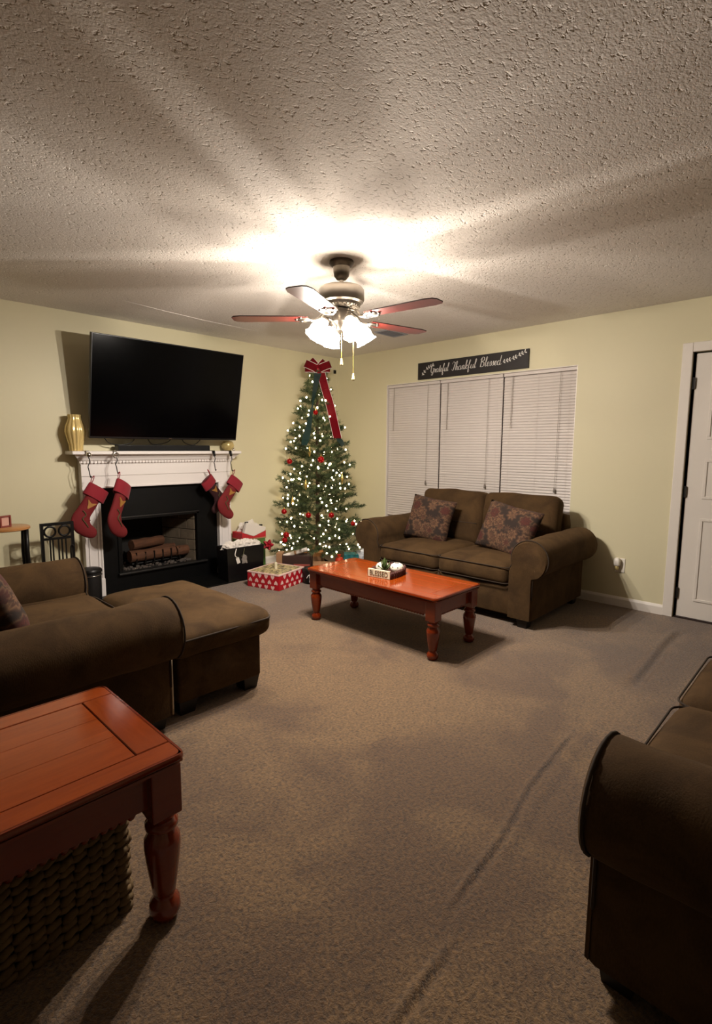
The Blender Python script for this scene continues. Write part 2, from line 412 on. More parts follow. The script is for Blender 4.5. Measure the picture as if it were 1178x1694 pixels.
baseboard('baseboard_far_left', Matrix(((0, 1, 0, XL), (1, 0, 0, 0), (0, 0, 1, 0), (0, 0, 0, 1))), 3.46)

# window: three units in one drywall opening, each with a blind
yA, yB_, zA, zB = WIN
units = [(-0.815, -1.529, 1), (-1.535, -2.254, 2), (-2.260, -2.952, 3)]
def window(y1, y0, k):
    root = link('window_%d' % k, None); root['kind'] = 'structure'; root.location = (0, 0, 0)
    bm = BM()
    for a, b, c, d in ((y0, y0+0.04, zA, zB), (y1-0.04, y1, zA, zB), (y0+0.04, y1-0.04, zA, zA+0.05), (y0+0.04, y1-0.04, zB-0.05, zB), (y0+0.04, y1-0.04, 1.26, 1.30)):
        box(bm, 0.07, 0.115, a, b, c, d, 0.004)
    obj('window_frame', bm, m_white, root)
    obj('pane', B(0.09, 0.096, y0+0.03, y1-0.03, zA+0.04, 1.27), m_glass, root); obj('pane', B(0.09, 0.096, y0+0.03, y1-0.03, 1.29, zB-0.04), m_glass, root)
for a in units: window(*a)
bm = BM(); box(bm, 0.0, 0.12, -0.815, -0.809, zA, zB); box(bm, 0.0, 0.12, -2.958, -2.952, zA, zB); box(bm, 0.0, 0.12, -2.952, -0.815, zB-0.006, zB)
box(bm, -0.03, 0.12, -2.99, -0.78, zA-0.025, zA, 0.006)
struct('trim_1', bm, m_white)            # white jamb lining and sill of the opening
bm = BM()
for y in (-1.532, -2.257): box(bm, 0.03, 0.115, y-0.0025, y+0.0025, zA, zB)
struct('trim_2', bm, m_blade_edge)       # dark gaps between the three units
slat_me = {}
def slat_mesh(w):
    bm = BM(); n = 4; top = []
    for i in range(n+1):
        s = -1+2*i/n; top.append((0.0165*s, 0.0022*(1-s*s)))
    a = [bm.verts.new((x, -w/2, z)) for x, z in top]; b = [bm.verts.new((x, w/2, z)) for x, z in top]
    c = [bm.verts.new((x, -w/2, z-0.0008)) for x, z in top]; d = [bm.verts.new((x, w/2, z-0.0008)) for x, z in top]
    for i in range(n):
        bm.faces.new((a[i], a[i+1], b[i+1], b[i])); bm.faces.new((c[i+1], c[i], d[i], d[i+1]))
    bm.faces.new((a[0], b[0], d[0], c[0])); bm.faces.new((b[n], a[n], c[n], d[n]))
    return mesh_of('slat', bm, m_blind, True)
def blind(y1, y0, k, tilt, label):
    yc = (y0+y1)/2; w = (y1-y0)-0.004
    t_ = thing('window_blind', label, 'blind', (0.03, yc, zA), 0, 'white mini blinds on the triple window')
    top = zB-zA-0.006
    bm = BM(); box(bm, -0.016, 0.018, -w/2, w/2, top-0.032, top-0.002, 0.003); obj('headrail', bm, m_blind, t_)
    sm = slat_mesh(w-0.004); z = top-0.05; pitch = 0.0265
    rr_ = random.Random(k)
    while z > 0.045:
        o = link('slat', sm, t_, (0, 0, z), (rr_.uniform(-0.0006, 0.0006), tilt+rr_.uniform(-0.03, 0.03), 0)); z -= pitch
    obj('bottom_rail', B(-0.012, 0.012, -w/2, w/2, 0.006, 0.022, 0.003), m_blind, t_)
    bm = BM(); tube(bm, [(-0.026, w*0.36, top-0.03), (-0.027, w*0.37, top-0.52)], 0.0028, 6); obj('tilt_wand', bm, m_cord, t_)
    bm = BM(); tube(bm, [(-0.026, -w*0.30, top-0.03), (-0.030, -w*0.29, top-1.07)], 0.0018, 5); cdo = obj('pull_cord', bm, m_cord, t_)
    bm = BM(); lathe(bm, [(0.002, 0), (0.006, -0.008), (0.009, -0.035), (0.0095, -0.045), (0.003, -0.048)], 8, Matrix.Translation((-0.030, -w*0.29, top-1.065))); obj('tassel', bm, m_grey, cdo, True)
    bm = BM()
    for yy in (-w*0.42, 0.0, w*0.40): tube(bm, [(-0.0135, yy, top-0.03), (-0.0135, yy, 0.02)], 0.0007, 4)
    o = obj('ladder_cord', bm, m_blind, t_); return t_
blind(*units[0], math.radians(-85), 'closed white mini blind nearest the Christmas tree')
blind(*units[1], math.radians(-84.5), 'closed white mini blind in the middle of the triple window, under the black sign')
blind(*units[2], math.radians(-76), 'white mini blind nearest the door, slats slightly open')

# door with casing
bm = BM()
for a, b, c, d in ((-3.805, -3.735, 0, 2.12), (-4.74, -4.67, 0, 2.12), (-4.67, -3.805, 2.05, 2.12)):
    box(bm, -0.018, 0.0, a, b, c, d, 0.005)
box(bm, 0.0, 0.12, -3.815, -3.808, 0, 2.05); box(bm, 0.0, 0.12, -4.667, -4.66, 0, 2.05)
struct('trim_3', bm, m_white)
dr = link('door_1', None); dr['kind'] = 'structure'
obj('door_slab', B(0.02, 0.06, -4.655, -3.822, 0.012, 2.04, 0.002), m_white, dr)
for zl, zh in ((0.15, 0.80), (0.95, 1.25), (1.40, 1.92)):
    for ya, yb in ((-4.55, -4.28), (-4.20, -3.93)):
        bm = BM()
        for a, b, c, d in ((ya, yb, zl, zl+0.02), (ya, yb, zh-0.02, zh), (ya, ya+0.02, zl+0.02, zh-0.02), (yb-0.02, yb, zl+0.02, zh-0.02)): box(bm, 0.012, 0.022, a, b, c, d, 0.003)
        obj('panel', bm, m_white, dr)
for z in (0.20, 1.0, 1.82):
    bm = BM(); lathe(bm, [(0.007, -0.045), (0.007, 0.045)], 10, Matrix.Translation((0.008, -3.818, z))); box(bm, 0.005, 0.02, -3.83, -3.806, z-0.04, z+0.04); obj('hinge', bm, m_firemetal, dr)
bm = BM(); lathe(bm, [(0.025, 0), (0.025, 0.01), (0.012, 0.015), (0.012, 0.035), (0.026, 0.045), (0.026, 0.06), (0.01, 0.068)], 16, Matrix.Translation((0.02, -4.59, 0.95)) @ Matrix.Rotation(-PI/2, 4, 'Y')); obj('door_knob', bm, m_nickel, dr, True)
obj('threshold', B(0.0, 0.12, -4.66, -3.815, 0.0, 0.011), m_blade_edge, dr)

# ---------------------------------------------------------------- fireplace
X0, X1 = -3.122, -1.657; I0, I1 = -2.98, -1.80; ZT = 0.97
fp = thing('fireplace', 'white mantel fireplace with black surround on the wall under the television', 'fireplace', ((X0+X1)/2, 0, 0))
fx = (X0+X1)/2
def fobj(name, bm, m, parent=None, smooth=False):
    bmesh.ops.translate(bm, vec=(-fx, 0, 0), verts=bm.verts); return obj(name, bm, m, parent or fp, smooth)
for a, b in ((X0, I0), (I1, X1)):
    bm = BM(); box(bm, a, b, -0.075, 0, 0, ZT, 0.003)
    pl = fobj('pilaster', bm, m_fire_white)
    bm = BM(); box(bm, a-0.006, b+0.006, -0.092, -0.02, 0, 0.17, 0.004); fobj('plinth', bm, m_fire_white, pl)
    bm = BM(); w = b-a
    for q in ((a+0.028, a+0.040, 0.21, 0.93), (b-0.040, b-0.028, 0.21, 0.93), (a+0.040, b-0.040, 0.21, 0.222), (a+0.040, b-0.040, 0.918, 0.93)): box(bm, q[0], q[1], -0.083, -0.074, q[2], q[3], 0.002)
    fobj('panel_moulding', bm, m_fire_white, pl)
bm = BM(); box(bm, X0, X1, -0.075, 0, ZT, 1.20, 0.002); fz = fobj('frieze', bm, m_fire_white)
bm = BM(); box(bm, X0-0.004, X1+0.004, -0.083, -0.07, 1.075, 1.20, 0.004); fobj('frieze_board', bm, m_fire_white, fz)
bm = BM(); box(bm, I0, I1, -0.084, -0.06, ZT-0.002, ZT+0.016, 0.004); box(bm, I0-0.014, I0+0.002, -0.084, -0.06, 0, ZT+0.016, 0.004); box(bm, I1-0.002, I1+0.014, -0.084, -0.06, 0, ZT+0.016, 0.004); fobj('inner_trim', bm, m_fire_white)
prof = [(0, 1.17), (0.082, 1.17), (0.086, 1.185), (0.098, 1.19), (0.098, 1.205), (0.112, 1.212), (0.122, 1.232), (0.142, 1.248), (0.150, 1.262), (0, 1.262)]
bm = BM(); n = len(prof); A = []; Bq = []
for d, z in prof:
    A.append(bm.verts.new((X0-max(0, d-0.08), -d, z))); Bq.append(bm.verts.new((X1+max(0, d-0.08), -d, z)))
bm.faces.new(A); bm.faces.new(Bq)
for i in range(n): bm.faces.new((A[i], A[(i+1) % n], Bq[(i+1) % n], Bq[i]))
fobj('crown_moulding', bm, m_fire_white)
bm = BM(); x = X0+0.01
while x < X1-0.02: box(bm, x, x+0.016, -0.107, -0.09, 1.188, 1.206); x += 0.03
o = fobj('dentil_course', bm, m_fire_white); o['kind'] = 'stuff'
bm = BM(); box(bm, -3.22, -1.585, -0.19, 0, 1.262, 1.291, 0.007); fobj('mantel_shelf', bm, m_fire_white)
# black surround with the firebox opening
O0, O1, OZ0, OZ1 = -2.80, -2.03, 0.17, 0.685
bm = BM(); box(bm, I0, O0, -0.03, 0.0, 0, ZT); box(bm, O1, I1, -0.03, 0.0, 0, ZT); box(bm, O0, O1, -0.03, 0.0, OZ1, ZT); box(bm, O0, O1, -0.03, 0.0, 0, OZ0)
fobj('black_surround', bm, m_black)
bm = BM(); box(bm, O0-0.02, O1+0.02, -0.042, -0.025, OZ1-0.02, OZ1+0.006, 0.002); box(bm, O1-0.006, O1+0.03, -0.042, -0.025, OZ0, OZ1, 0.002); box(bm, O0-0.03, O0+0.006, -0.042, -0.025, OZ0, OZ1, 0.002)
fobj('opening_frame', bm, m_black)
bm = BM(); box(bm, O0-0.02, O1+0.02, -0.046, -0.040, OZ1-0.002, OZ1+0.010, 0.002); fobj('hood_strip', bm, m_firemetal)
bm = BM(); box(bm, O0-0.04, O1+0.09, -0.07, 0.02, OZ0-0.006, OZ0+0.010, 0.003); fobj('sill', bm, m_firemetal)
def quad(bm, *p): bm.faces.new([bm.verts.new(q) for q in p])
bm = BM(); yb = 0.46
box(bm, O0-0.04, O1+0.04, yb, yb+0.02, OZ0-0.02, OZ1+0.06); box(bm, O0-0.04, O1+0.04, 0.0, yb, OZ1+0.03, OZ1+0.06); box(bm, O0-0.04, O1+0.04, 0.0, yb, OZ0-0.06, OZ0-0.005)
box(bm, O0-0.05, O0-0.03, 0, yb, OZ0-0.06, OZ1+0.06); box(bm, O1+0.03, O1+0.05, 0, yb, OZ0-0.06, OZ1+0.06); fobj('firebox', bm, m_soot)
def brick_panel(xa, ya, xb, yb2):
    d = Vector((xb-xa, yb2-ya, 0)); L = d.length; d.normalize(); nrm = Vector((-d.y, d.x, 0))
    if nrm.y > 0: nrm = -nrm
    rows = 5; hgt = (OZ1-OZ0+0.02)/rows
    for r_ in range(rows):
        s = -0.5 if r_ % 2 else 0.0; bl = 0.2
        k = s*bl
        while k < L:
            a, b = max(k, 0), min(k+bl, L)
            if b-a > 0.02:
                M = Matrix.Translation((xa, ya, OZ0)) @ Matrix.Rotation(math.atan2(d.y, d.x), 4, 'Z')
                bm = BM(); box(bm, a+0.003, b-0.003, -0.012, 0.014+rnd.uniform(-0.002, 0.002), r_*hgt+0.003, (r_+1)*hgt-0.003, 0.003, M); fobj('brick', bm, m_firebrick)
            k += bl
brick_panel(O1+0.005, 0.02, O1-0.14, 0.44); brick_panel(O0-0.005, 0.02, O0+0.14, 0.44)
# hearth slab on the carpet
bm = BM(); box(bm, -3.12, -1.66, -0.46, -0.0, 0, 0.012, 0.003)
tag(obj('hearth_slab', bm, m_black), 'flat black hearth slab on the carpet before the fireplace', 'hearth')
# grate, logs, rock
gr = thing('fire_grate', 'black iron grate holding logs inside the firebox', 'grate', (-2.40, 0.2, OZ0))
for i in range(6):
    x = -0.22+0.088*i
    bm = BM(); tube(bm, [(x, -0.13, 0.155), (x, -0.135, 0.05), (x, 0.15, 0.05), (x, 0.155, 0.13)], 0.007, 6); obj('grate_bar', bm, m_iron, gr)
for y in (-0.09, 0.11):
    bm = BM(); tube(bm, [(-0.25, y, 0.042), (0.25, y, 0.042)], 0.007, 6); obj('cross_bar', bm, m_iron, gr)
for x in (-0.22, 0.22):
    for y in (-0.09, 0.11):
        bm = BM(); tube(bm, [(x, y, 0.0), (x, y, 0.045)], 0.007, 6); obj('leg', bm, m_iron, gr)
def log(c, L, r, yaw, label, seed):
    bm = BM(); n = 14; rings = 12; R_ = []
    for i in range(rings+1):
        s = -L/2 + L*i/rings
        R_.append([bm.verts.new((s, r*(1+0.12*noise.noise(Vector((s*12, math.cos(2*PI*k/n)*1.5+seed, math.sin(2*PI*k/n)*1.5))))*math.cos(2*PI*k/n), r*(1+0.12*noise.noise(Vector((s*12+5, math.cos(2*PI*k/n)*1.5, math.sin(2*PI*k/n)*1.5+seed))))*math.sin(2*PI*k/n))) for k in range(n)])
    for a, b in zip(R_, R_[1:]):
        for k in range(n): bm.faces.new((a[k], a[(k+1) % n], b[(k+1) % n], b[k]))
    bm.faces.new(R_[0]); bm.faces.new(R_[-1])
    o = obj('log', bm, m_log, None, 40, c, (0, rnd.uniform(-0.03, 0.03), yaw)); tag(o, label, 'log', 'logs on the fire grate')
log((-2.44, 0.12, OZ0+0.115), 0.46, 0.055, 0.03, 'long brown log lying along the front of the fire grate', 1)
log((-2.37, 0.25, OZ0+0.115), 0.44, 0.055, -0.05, 'brown log lying behind the front log on the fire grate', 2)
log((-2.46, 0.19, OZ0+0.220), 0.36, 0.048, 0.25, 'charred log lying across the top of the log stack', 3)
log((-2.142, 0.105, OZ0+0.112), 0.13, 0.05, 0.1, 'short log stub at the right end of the fire grate', 4)
bm = BM()
for i in range(170):
    x = rnd.uniform(-2.76, -2.05); y = rnd.uniform(0.03, 0.40); r_ = rnd.uniform(0.012, 0.026)
    bmesh.ops.create_icosphere(bm, subdivisions=1, radius=r_, matrix=Matrix.Translation((x, y, OZ0+r_*0.4)) @ Matrix.Rotation(rnd.uniform(0, 6), 4, 'X') @ Matrix.Diagonal((1, 0.8, 0.7, 1)))
o = obj('lava_rocks', bm, m_lava); o['kind'] = 'stuff'; tag(o, 'grey lava rock bed under the grate in the firebox', 'rocks')

# television, sound bar, cables
tvroot = thing('television', 'large black flat television tilted forward above the mantel', 'television', (-2.375, -0.20, 1.398))
ta = math.atan2(0.17, 0.83)
TM = Matrix.Rotation(ta, 4, 'X')
W2, HT = 0.713, 0.845
obj('tv_body', box(BM(), -W2, W2, -0.005, 0.035, 0, HT, 0.004, TM), m_tvb, tvroot)
obj('screen', box(BM(), -W2+0.008, W2-0.008, -0.0075, -0.004, 0.018, HT-0.008, 0, TM), m_tv, tvroot)
obj('logo_badge', box(BM(), -0.014, 0.014, -0.009, -0.005, 0.005, 0.012, 0, TM), m_silver, tvroot)
obj('rear_housing', box(BM(), -0.45, 0.45, 0.03, 0.075, 0.06, 0.45, 0.01, TM), m_plastic, tvroot)
obj('wall_bracket', box(BM(), -0.22, 0.22, 0.10, 0.195, 0.25, 0.60, 0.005), m_iron, tvroot)
sb = thing('sound_bar', 'long low black sound bar on the mantel shelf', 'sound bar', (-2.372, -0.09, 1.291))
obj('bar_body', B(-0.452, 0.452, -0.045, 0.045, 0, 0.054, 0.006), m_plastic, sb); obj('front_grille', B(-0.445, 0.445, -0.048, -0.044, 0.006, 0.048, 0.002), mat('speaker_cloth', (8, 8, 8), 0.9), sb)
def cable(pts, r, label):
    bm = BM(); tube(bm, catmull(pts, 8), r, 6); tag(obj('cable', bm, m_plastic, None, True), label, 'cable')
cable([(-2.95, -0.13, 1.43), (-2.90, -0.11, 1.365), (-2.80, -0.10, 1.345), (-2.70, -0.11, 1.365), (-2.66, -0.13, 1.43)], 0.004, 'thin black cable drooping in one loop beside the vase end of the sound bar')
cable([(-2.54, -0.10, 1.40), (-2.50, -0.075, 1.36), (-2.44, -0.06, 1.35), (-2.33, -0.06, 1.375), (-2.30, -0.10, 1.42)], 0.004, 'thin black cable arching under the middle of the television')
cable([(-2.21, -0.10, 1.42), (-2.16, -0.07, 1.37), (-2.06, -0.06, 1.348), (-2.00, -0.09, 1.40)], 0.004, 'thin black cable hanging near the right end of the sound bar')

# vase and bowl on the shelf
bm = BM(); vp = [(0.048, 0), (0.050, 0.012), (0.052, 0.05), (0.066, 0.11), (0.077, 0.16), (0.072, 0.20), (0.055, 0.245), (0.047, 0.27), (0.052, 0.30), (0.049, 0.30), (0.044, 0.27), (0.050, 0.24)]
lathe(bm, vp, 64, None, lambda a, z: 1+0.07*math.sin(a*14))
vz = tag(obj('vase', bm, m_gold, None, True, (-3.155, -0.09, 1.291)), 'gold fluted vase at the left end of the mantel shelf', 'vase')
bw = thing('votive_bowl', 'small pale gold round bowl half behind the television on the mantel', 'bowl', (-1.685, -0.085, 1.291))
bm = BM(); lathe(bm, [(0.02, 0), (0.03, 0.004), (0.055, 0.025), (0.066, 0.055), (0.058, 0.085), (0.042, 0.10), (0.038, 0.10), (0.052, 0.08), (0.058, 0.055)], 28); obj('bowl', bm, m_palegold, bw, True)
bm = BM(); lathe(bm, [(0.012, 0), (0.014, 0.012), (0.006, 0.03), (0.003, 0.034)], 14, Matrix.Translation((0.062, -0.02, 0))); obj('foot_bead', bm, m_silver, bw, True)

# ---------------------------------------------------------------- stockings
def stocking_body(bm, k):
    # leg, heel and foot swept along one bent centre line (x, z, half width)
    path = [(0.086, -0.06, 0.066), (0.085, -0.14, 0.064), (0.082, -0.21, 0.063), (0.078, -0.265, 0.067), (0.085, -0.315, 0.079), (0.115, -0.352, 0.078), (0.160, -0.370, 0.062), (0.205, -0.374, 0.053), (0.238, -0.374, 0.043), (0.256, -0.373, 0.026), (0.264, -0.372, 0.006)]
    sm = catmull([(x, w, z) for x, z, w in path], 5); N = len(sm); n = 18; rings = []
    for i, p in enumerate(sm):
        a, b = sm[max(0, i-1)], sm[min(N-1, i+1)]; tv = Vector((b.x-a.x, 0, b.z-a.z)).normalized(); nv = Vector((-tv.z, 0, tv.x)); w = p.y
        th = min(0.0285, w*0.8)
        wr = 1+0.05*noise.noise(Vector((p.x*30, p.z*30, 2.0)))
        rings.append([bm.verts.new(((p.x + nv.x*w*math.cos(2*PI*q/n)*wr)*k, th*math.sin(2*PI*q/n)*k, (p.z + nv.z*w*math.cos(2*PI*q/n)*wr)*k)) for q in range(n)])
    for a, b in zip(rings, rings[1:]):
        for q in range(n): bm.faces.new((a[q], a[(q+1) % n], b[(q+1) % n], b[q]))
    bm.faces.new(rings[0]); bm.faces.new(rings[-1]); return bm
def stocking(px, pz, roll, yaw, k, label, flip=1, py=-0.225, strap=0.03, body=None):
    t_ = thing('christmas_stocking', label, 'stocking', (px, py, pz), 0, 'red stockings hung from the mantel')
    M = Matrix.Rotation(yaw, 4, 'Z') @ Matrix.Rotation(roll, 4, 'Y') @ Matrix.Diagonal((flip, 1, 1, 1))
    def put(name, bm, m, par=t_, smooth=True):
        bmesh.ops.transform(bm, matrix=M, verts=bm.verts); return obj(name, bm, m, par, smooth)
    bm = BM(); stocking_body(bm, k); bd = put('stocking_body', bm, body or m_stock)
    bm = BM(); lathe(bm, [(0.092*k, -0.012), (0.095*k, -0.02), (0.099*k, -0.115*k), (0.096*k, -0.12*k), (0.086*k, -0.115*k), (0.086*k, -0.012)], 28, Matrix.Translation((0.088*k, 0, 0)) @ Matrix.Diagonal((1, 0.34, 1, 1)))
    put('cuff', bm, m_cuff)
    bm = BM(); ring = []
    prof = catmull([(0.045, 0, -0.15), (0.085, 0, -0.165), (0.125, 0, -0.15), (0.10, 0, -0.19), (0.075, 0, -0.22), (0.06, 0, -0.18)], 4, True)
    a = [bm.verts.new((p.x*k, -0.031*k, p.z*k)) for p in prof]; b = [bm.verts.new((p.x*k, -0.02*k, p.z*k)) for p in prof]; N = len(a)
    bm.faces.new(a); bm.faces.new(b)
    for i in range(N): bm.faces.new((a[i], a[(i+1) % N], b[(i+1) % N], b[i]))
    put('embroidery', bm, m_embro, bd, False)
    bm = BM(); tube(bm, catmull([(0.05*k, -0.030*k, -0.25*k), (0.09*k, -0.031*k, -0.27*k), (0.08*k, -0.031*k, -0.31*k), (0.12*k, -0.030*k, -0.33*k), (0.16*k, -0.028*k, -0.35*k)], 5), 0.005*k, 5); put('embroidered_scroll', bm, m_embro2, bd)
    bm = BM(); tube(bm, catmull([(0.01, 0, -0.02), (-0.003, 0.004, 0.02), (0.002, 0, strap+0.02), (0.010, -0.004, 0.02), (0.016, 0, -0.02)], 6), 0.0035, 6); put('hanging_loop', bm, m_cuff)
    return t_
stocking(-3.10, 1.045, math.radians(33), math.radians(8), 1.0, 'red stocking hung farthest left on the mantel, gold stitching below its cuff')
stocking(-2.885, 1.07, math.radians(28), math.radians(35), 1.1, 'red stocking turned edge-on, second from the left end of the mantel', 1, -0.25)
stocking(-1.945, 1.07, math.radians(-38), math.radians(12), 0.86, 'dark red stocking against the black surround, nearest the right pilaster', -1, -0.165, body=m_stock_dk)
stocking(-1.735, 1.062, math.radians(37), math.radians(6), 0.96, 'red stocking hung farthest right on the mantel, beside the tree', 1, -0.24)
def hook(px, pz_low, kind, label):
    t_ = thing('stocking_hook', label, 'hook', (px, -0.205, 1.291), 0, 'stocking hooks on the mantel edge')
    bm = BM(); box(bm, -0.012, 0.012, 0.0, 0.07, 0.0, 0.005, 0.001); box(bm, -0.012, 0.012, -0.005, 0.0, -0.03, 0.005, 0.001); obj('clip_plate', bm, m_silver if kind else m_iron, t_)
    L = 1.291-pz_low
    if kind == 2: bm = BM(); tube(bm, [(0.022*math.cos(a), -0.012, -0.035+0.022*math.sin(a)) for a in np.linspace(0, 2*PI, 20)[:-1]], 0.006, 6, True); obj('ring', bm, m_silver, t_, True)
    elif kind == 1: bm = BM(); ball(bm, (0, -0.02, -0.03), 0.021); obj('snowman_knob', bm, m_silver, t_, True)
    else: bm = BM(); lathe(bm, [(0.006, 0.0), (0.010, -0.02), (0.013, -0.045), (0.008, -0.052)], 12, Matrix.Translation((0, -0.014, 0))); obj('bell_cap', bm, m_iron, t_, True)
    pts = catmull([(0, -0.014, -0.05), (0.008, -0.016, -0.05-0.25*(L-0.05)), (-0.008, -0.018, -0.05-0.55*(L-0.05)), (-0.004, -0.019, -L+0.03), (0.006, -0.020, -L-0.03), (0.014, -0.02, -L-0.02)], 6)
    bm = BM(); tube(bm, pts, 0.004, 6); obj('hanger_wire', bm, m_iron, t_, True)
hook(-3.107, 1.105, 1, 'stocking hook with round knob, farthest left on the mantel edge')
hook(-2.882, 1.13, 2, 'stocking hook with silver ring, second from the left on the mantel edge')
hook(-1.925, 1.13, 0, 'dark bell-capped stocking hook, third along the mantel edge')
hook(-1.733, 1.12, 0, 'dark bell-capped stocking hook, farthest right on the mantel edge')

# ---------------------------------------------------------------- iron rack, side table, bin
rk = thing('fire_tool_rack', 'black iron rack with two rings under its top rail, left of the fireplace', 'rack', (-3.40, -0.30, 0))
w = 0.109
for x in (-w, w):
    obj('post', B(x-0.011, x+0.011, -0.011, 0.011, 0, 0.735), m_iron, rk)
for z0_, z1_ in ((0.712, 0.735), (0.60, 0.618), (0.06, 0.075)):
    obj('rail', B(-w+0.011, w-0.011, -0.009, 0.009, z0_, z1_), m_iron, rk)
for x in (-0.052, 0.052):
    bm = BM(); tube(bm, [(x+0.040*math.cos(a), 0, 0.665+0.040*math.sin(a)) for a in np.linspace(0, 2*PI, 28)[:-1]], 0.008, 8, True); obj('ring', bm, m_iron, rk, True)
for x in (-0.055, -0.035, 0.005, 0.03, 0.058):
    obj('bar', B(x-0.005, x+0.005, -0.005, 0.005, 0.072, 0.602), m_iron, rk)
bm = BM(); box(bm, -w, w, -0.09, 0.09, 0, 0.02, 0.004); obj('base', bm, m_iron, rk)
bm = BM(); tube(bm, catmull([(0.085, -0.02, 0.06), (0.085, -0.02, 0.45), (0.088, -0.02, 0.53), (0.10, -0.022, 0.545), (0.108, -0.024, 0.53)], 6), 0.006, 6)
tag(obj('fire_poker', bm, m_iron, None, True, (-3.40, -0.30, 0)), 'thin black poker with hooked top leaning in the iron rack', 'poker')
st = thing('plant_stand', 'small wood-topped stand with black legs at the left edge', 'table', (-3.76, -0.36, 0))
bm = BM(); lathe(bm, [(0.15, 0.722), (0.158, 0.727), (0.158, 0.740), (0.150, 0.746)], 36); obj('stand_top', bm, m_oak, st, 40)
for a in (0.35, 0.9, 2.6, 4.2):
    bm = BM(); tube(bm, [(0.13*math.cos(a-0.6), 0.13*math.sin(a-0.6), 0.724), (0.125*math.cos(a-0.6), 0.125*math.sin(a-0.6), 0.55), (0.14*math.cos(a-0.6), 0.14*math.sin(a-0.6), 0.0)], [0.016, 0.019, 0.014], 8); obj('leg', bm, m_iron, st, True)
pf = thing('photo_frame', 'small red-brown frame standing on the wood-topped stand', 'frame', (-3.765, -0.40, 0.746), math.radians(20))
bm = BM()
for q in ((-0.04, -0.028, 0, 0.085), (0.028, 0.04, 0, 0.085), (-0.028, 0.028, 0, 0.012), (-0.028, 0.028, 0.073, 0.085)): box(bm, q[0], q[1], -0.008, 0.008, q[2], q[3], 0.002)
obj('frame', bm, m_picture, pf); obj('picture', B(-0.03, 0.03, 0.0, 0.004, 0.01, 0.075), mat('faded_print', (196, 150, 134), 0.5), pf)
bn = thing('waste_bin', 'black round bin with a dark lid beside the left pilaster', 'bin', (-3.190, -0.345, 0))
bm = BM(); lathe(bm, [(0.078, 0), (0.082, 0.01), (0.088, 0.30), (0.086, 0.31)], 30); obj('bin_body', bm, m_plastic, bn, 40)
bm = BM(); lathe(bm, [(0.086, 0.305), (0.094, 0.309), (0.094, 0.322), (0.085, 0.335), (0.03, 0.345)], 30); obj('lid', bm, m_iron, bn, 40)
bm = BM(); tube(bm, [(0.091*math.cos(a), 0.091*math.sin(a), 0.285) for a in np.linspace(0, 2*PI, 28)[:-1]], 0.003, 6, True); obj('rim_band', bm, m_silver, bn, True)

# ---------------------------------------------------------------- sofas
def arm_profile(B_, a, cx, cz, r, z0=0.07):
    P = [(B_-a, z0), (B_-a, cz-0.10)]
    for i in range(19):
        an = math.radians(200 - i*(255/18)); P.append((cx + r*math.cos(an), cz + r*math.sin(an)))
    P += [(B_+0.002, cz-r*0.92), (B_, cz-r*1.15), (B_, (cz-r+z0)/2), (B_, z0)]
    return P
def arm(root, side, B_, a, cx, cz, r, yf, yb, drop=0.0, seed=0, pale=False):
    P = arm_profile(B_, a, cx, cz, r); bm = BM(); rows = [(0.0, 0.016), (0.006, 0.006), (0.02, 0.0)] + [(0.02 + (yb-yf-0.04)*i/12, 0.0) for i in range(1, 13)] + [(yb-yf-0.008, 0.005), (yb-yf, 0.016)]
    c0 = Vector((B_-a/2, 0, 0.35)); rings = []
    for k, (y, ins) in enumerate(rows):
        ring = []
        for (x, z) in P:
            q = Vector((x, 0, z)); dirv = Vector((c0.x-x, 0, max(min(0.35, z), 0.0) - z if z < 0.35 else (cz-z)))
            if dirv.length > 1e-6: q += dirv.normalized()*ins
            if 2 < k < len(rows)-2 and z > 0.12:
                nv = noise.noise(Vector((x*3*side, y*6+seed, z*3)))*0.008 + noise.noise(Vector((x*2, y*22+seed, z*4)))*0.0035
                q += Vector((x-cx, 0, z-cz)).normalized()*nv
            if z > 0.3: q.z -= drop*y
            ring.append(bm.verts.new((q.x*side, yf+y, q.z)))
        rings.append(ring)
    n = len(P)
    for a_, b_ in zip(rings, rings[1:]):
        for i in range(n): bm.faces.new((a_[i], a_[(i+1) % n], b_[(i+1) % n], b_[i]))
    bm.faces.new(rings[0]); bm.faces.new(rings[-1])
    o = obj('armrest', bm, m_fab, root, 50)
    bm = BM(); tube(bm, [(x*side, yf+0.006, z) for x, z in P[1:-1]], 0.0045, 6); obj('piping', bm, m_fab_pipe, o, True)
    # front panel with soft crown
    bm = BM(); cc = Vector((cx*side, yf-0.010, cz)); inner = [(B_-a/2 + (x-(B_-a/2))*0.97, 0.08 + (z-0.08)*0.985) for x, z in P]
    aa = [bm.verts.new((x*side, yf+0.004, z)) for x, z in inner]; bb = [bm.verts.new(((B_-a/2+(x-(B_-a/2))*0.95)*side, yf-0.007, 0.09+(z-0.09)*0.985)) for x, z in inner]
    for i in range(n): bm.faces.new((aa[i], aa[(i+1) % n], bb[(i+1) % n], bb[i]))
    bm.faces.new(bb); bm.faces.new(aa); obj('arm_front', bm, m_fab, o, 50)
    if pale:
        bm = BM(); tube(bm, [((B_-0.004)*side, yf+0.002, z) for z in np.linspace(0.075, cz-r*1.1, 10)], 0.0045, 6); obj('pale_welt', bm, m_fab_pale, o, True)
    return o
def feet(root, B_, yf, yb, h=0.072):
    for sx in (-1, 1):
        for y in (yf+0.06, yb-0.06):
            bm = BM(); bmesh.ops.create_cone(bm, cap_ends=True, segments=4, radius1=0.048, radius2=0.062, depth=h, matrix=Matrix.Translation((sx*(B_-0.075), y, h/2)) @ rot_z(PI/4)); obj('foot', bm, m_dkwood, root)
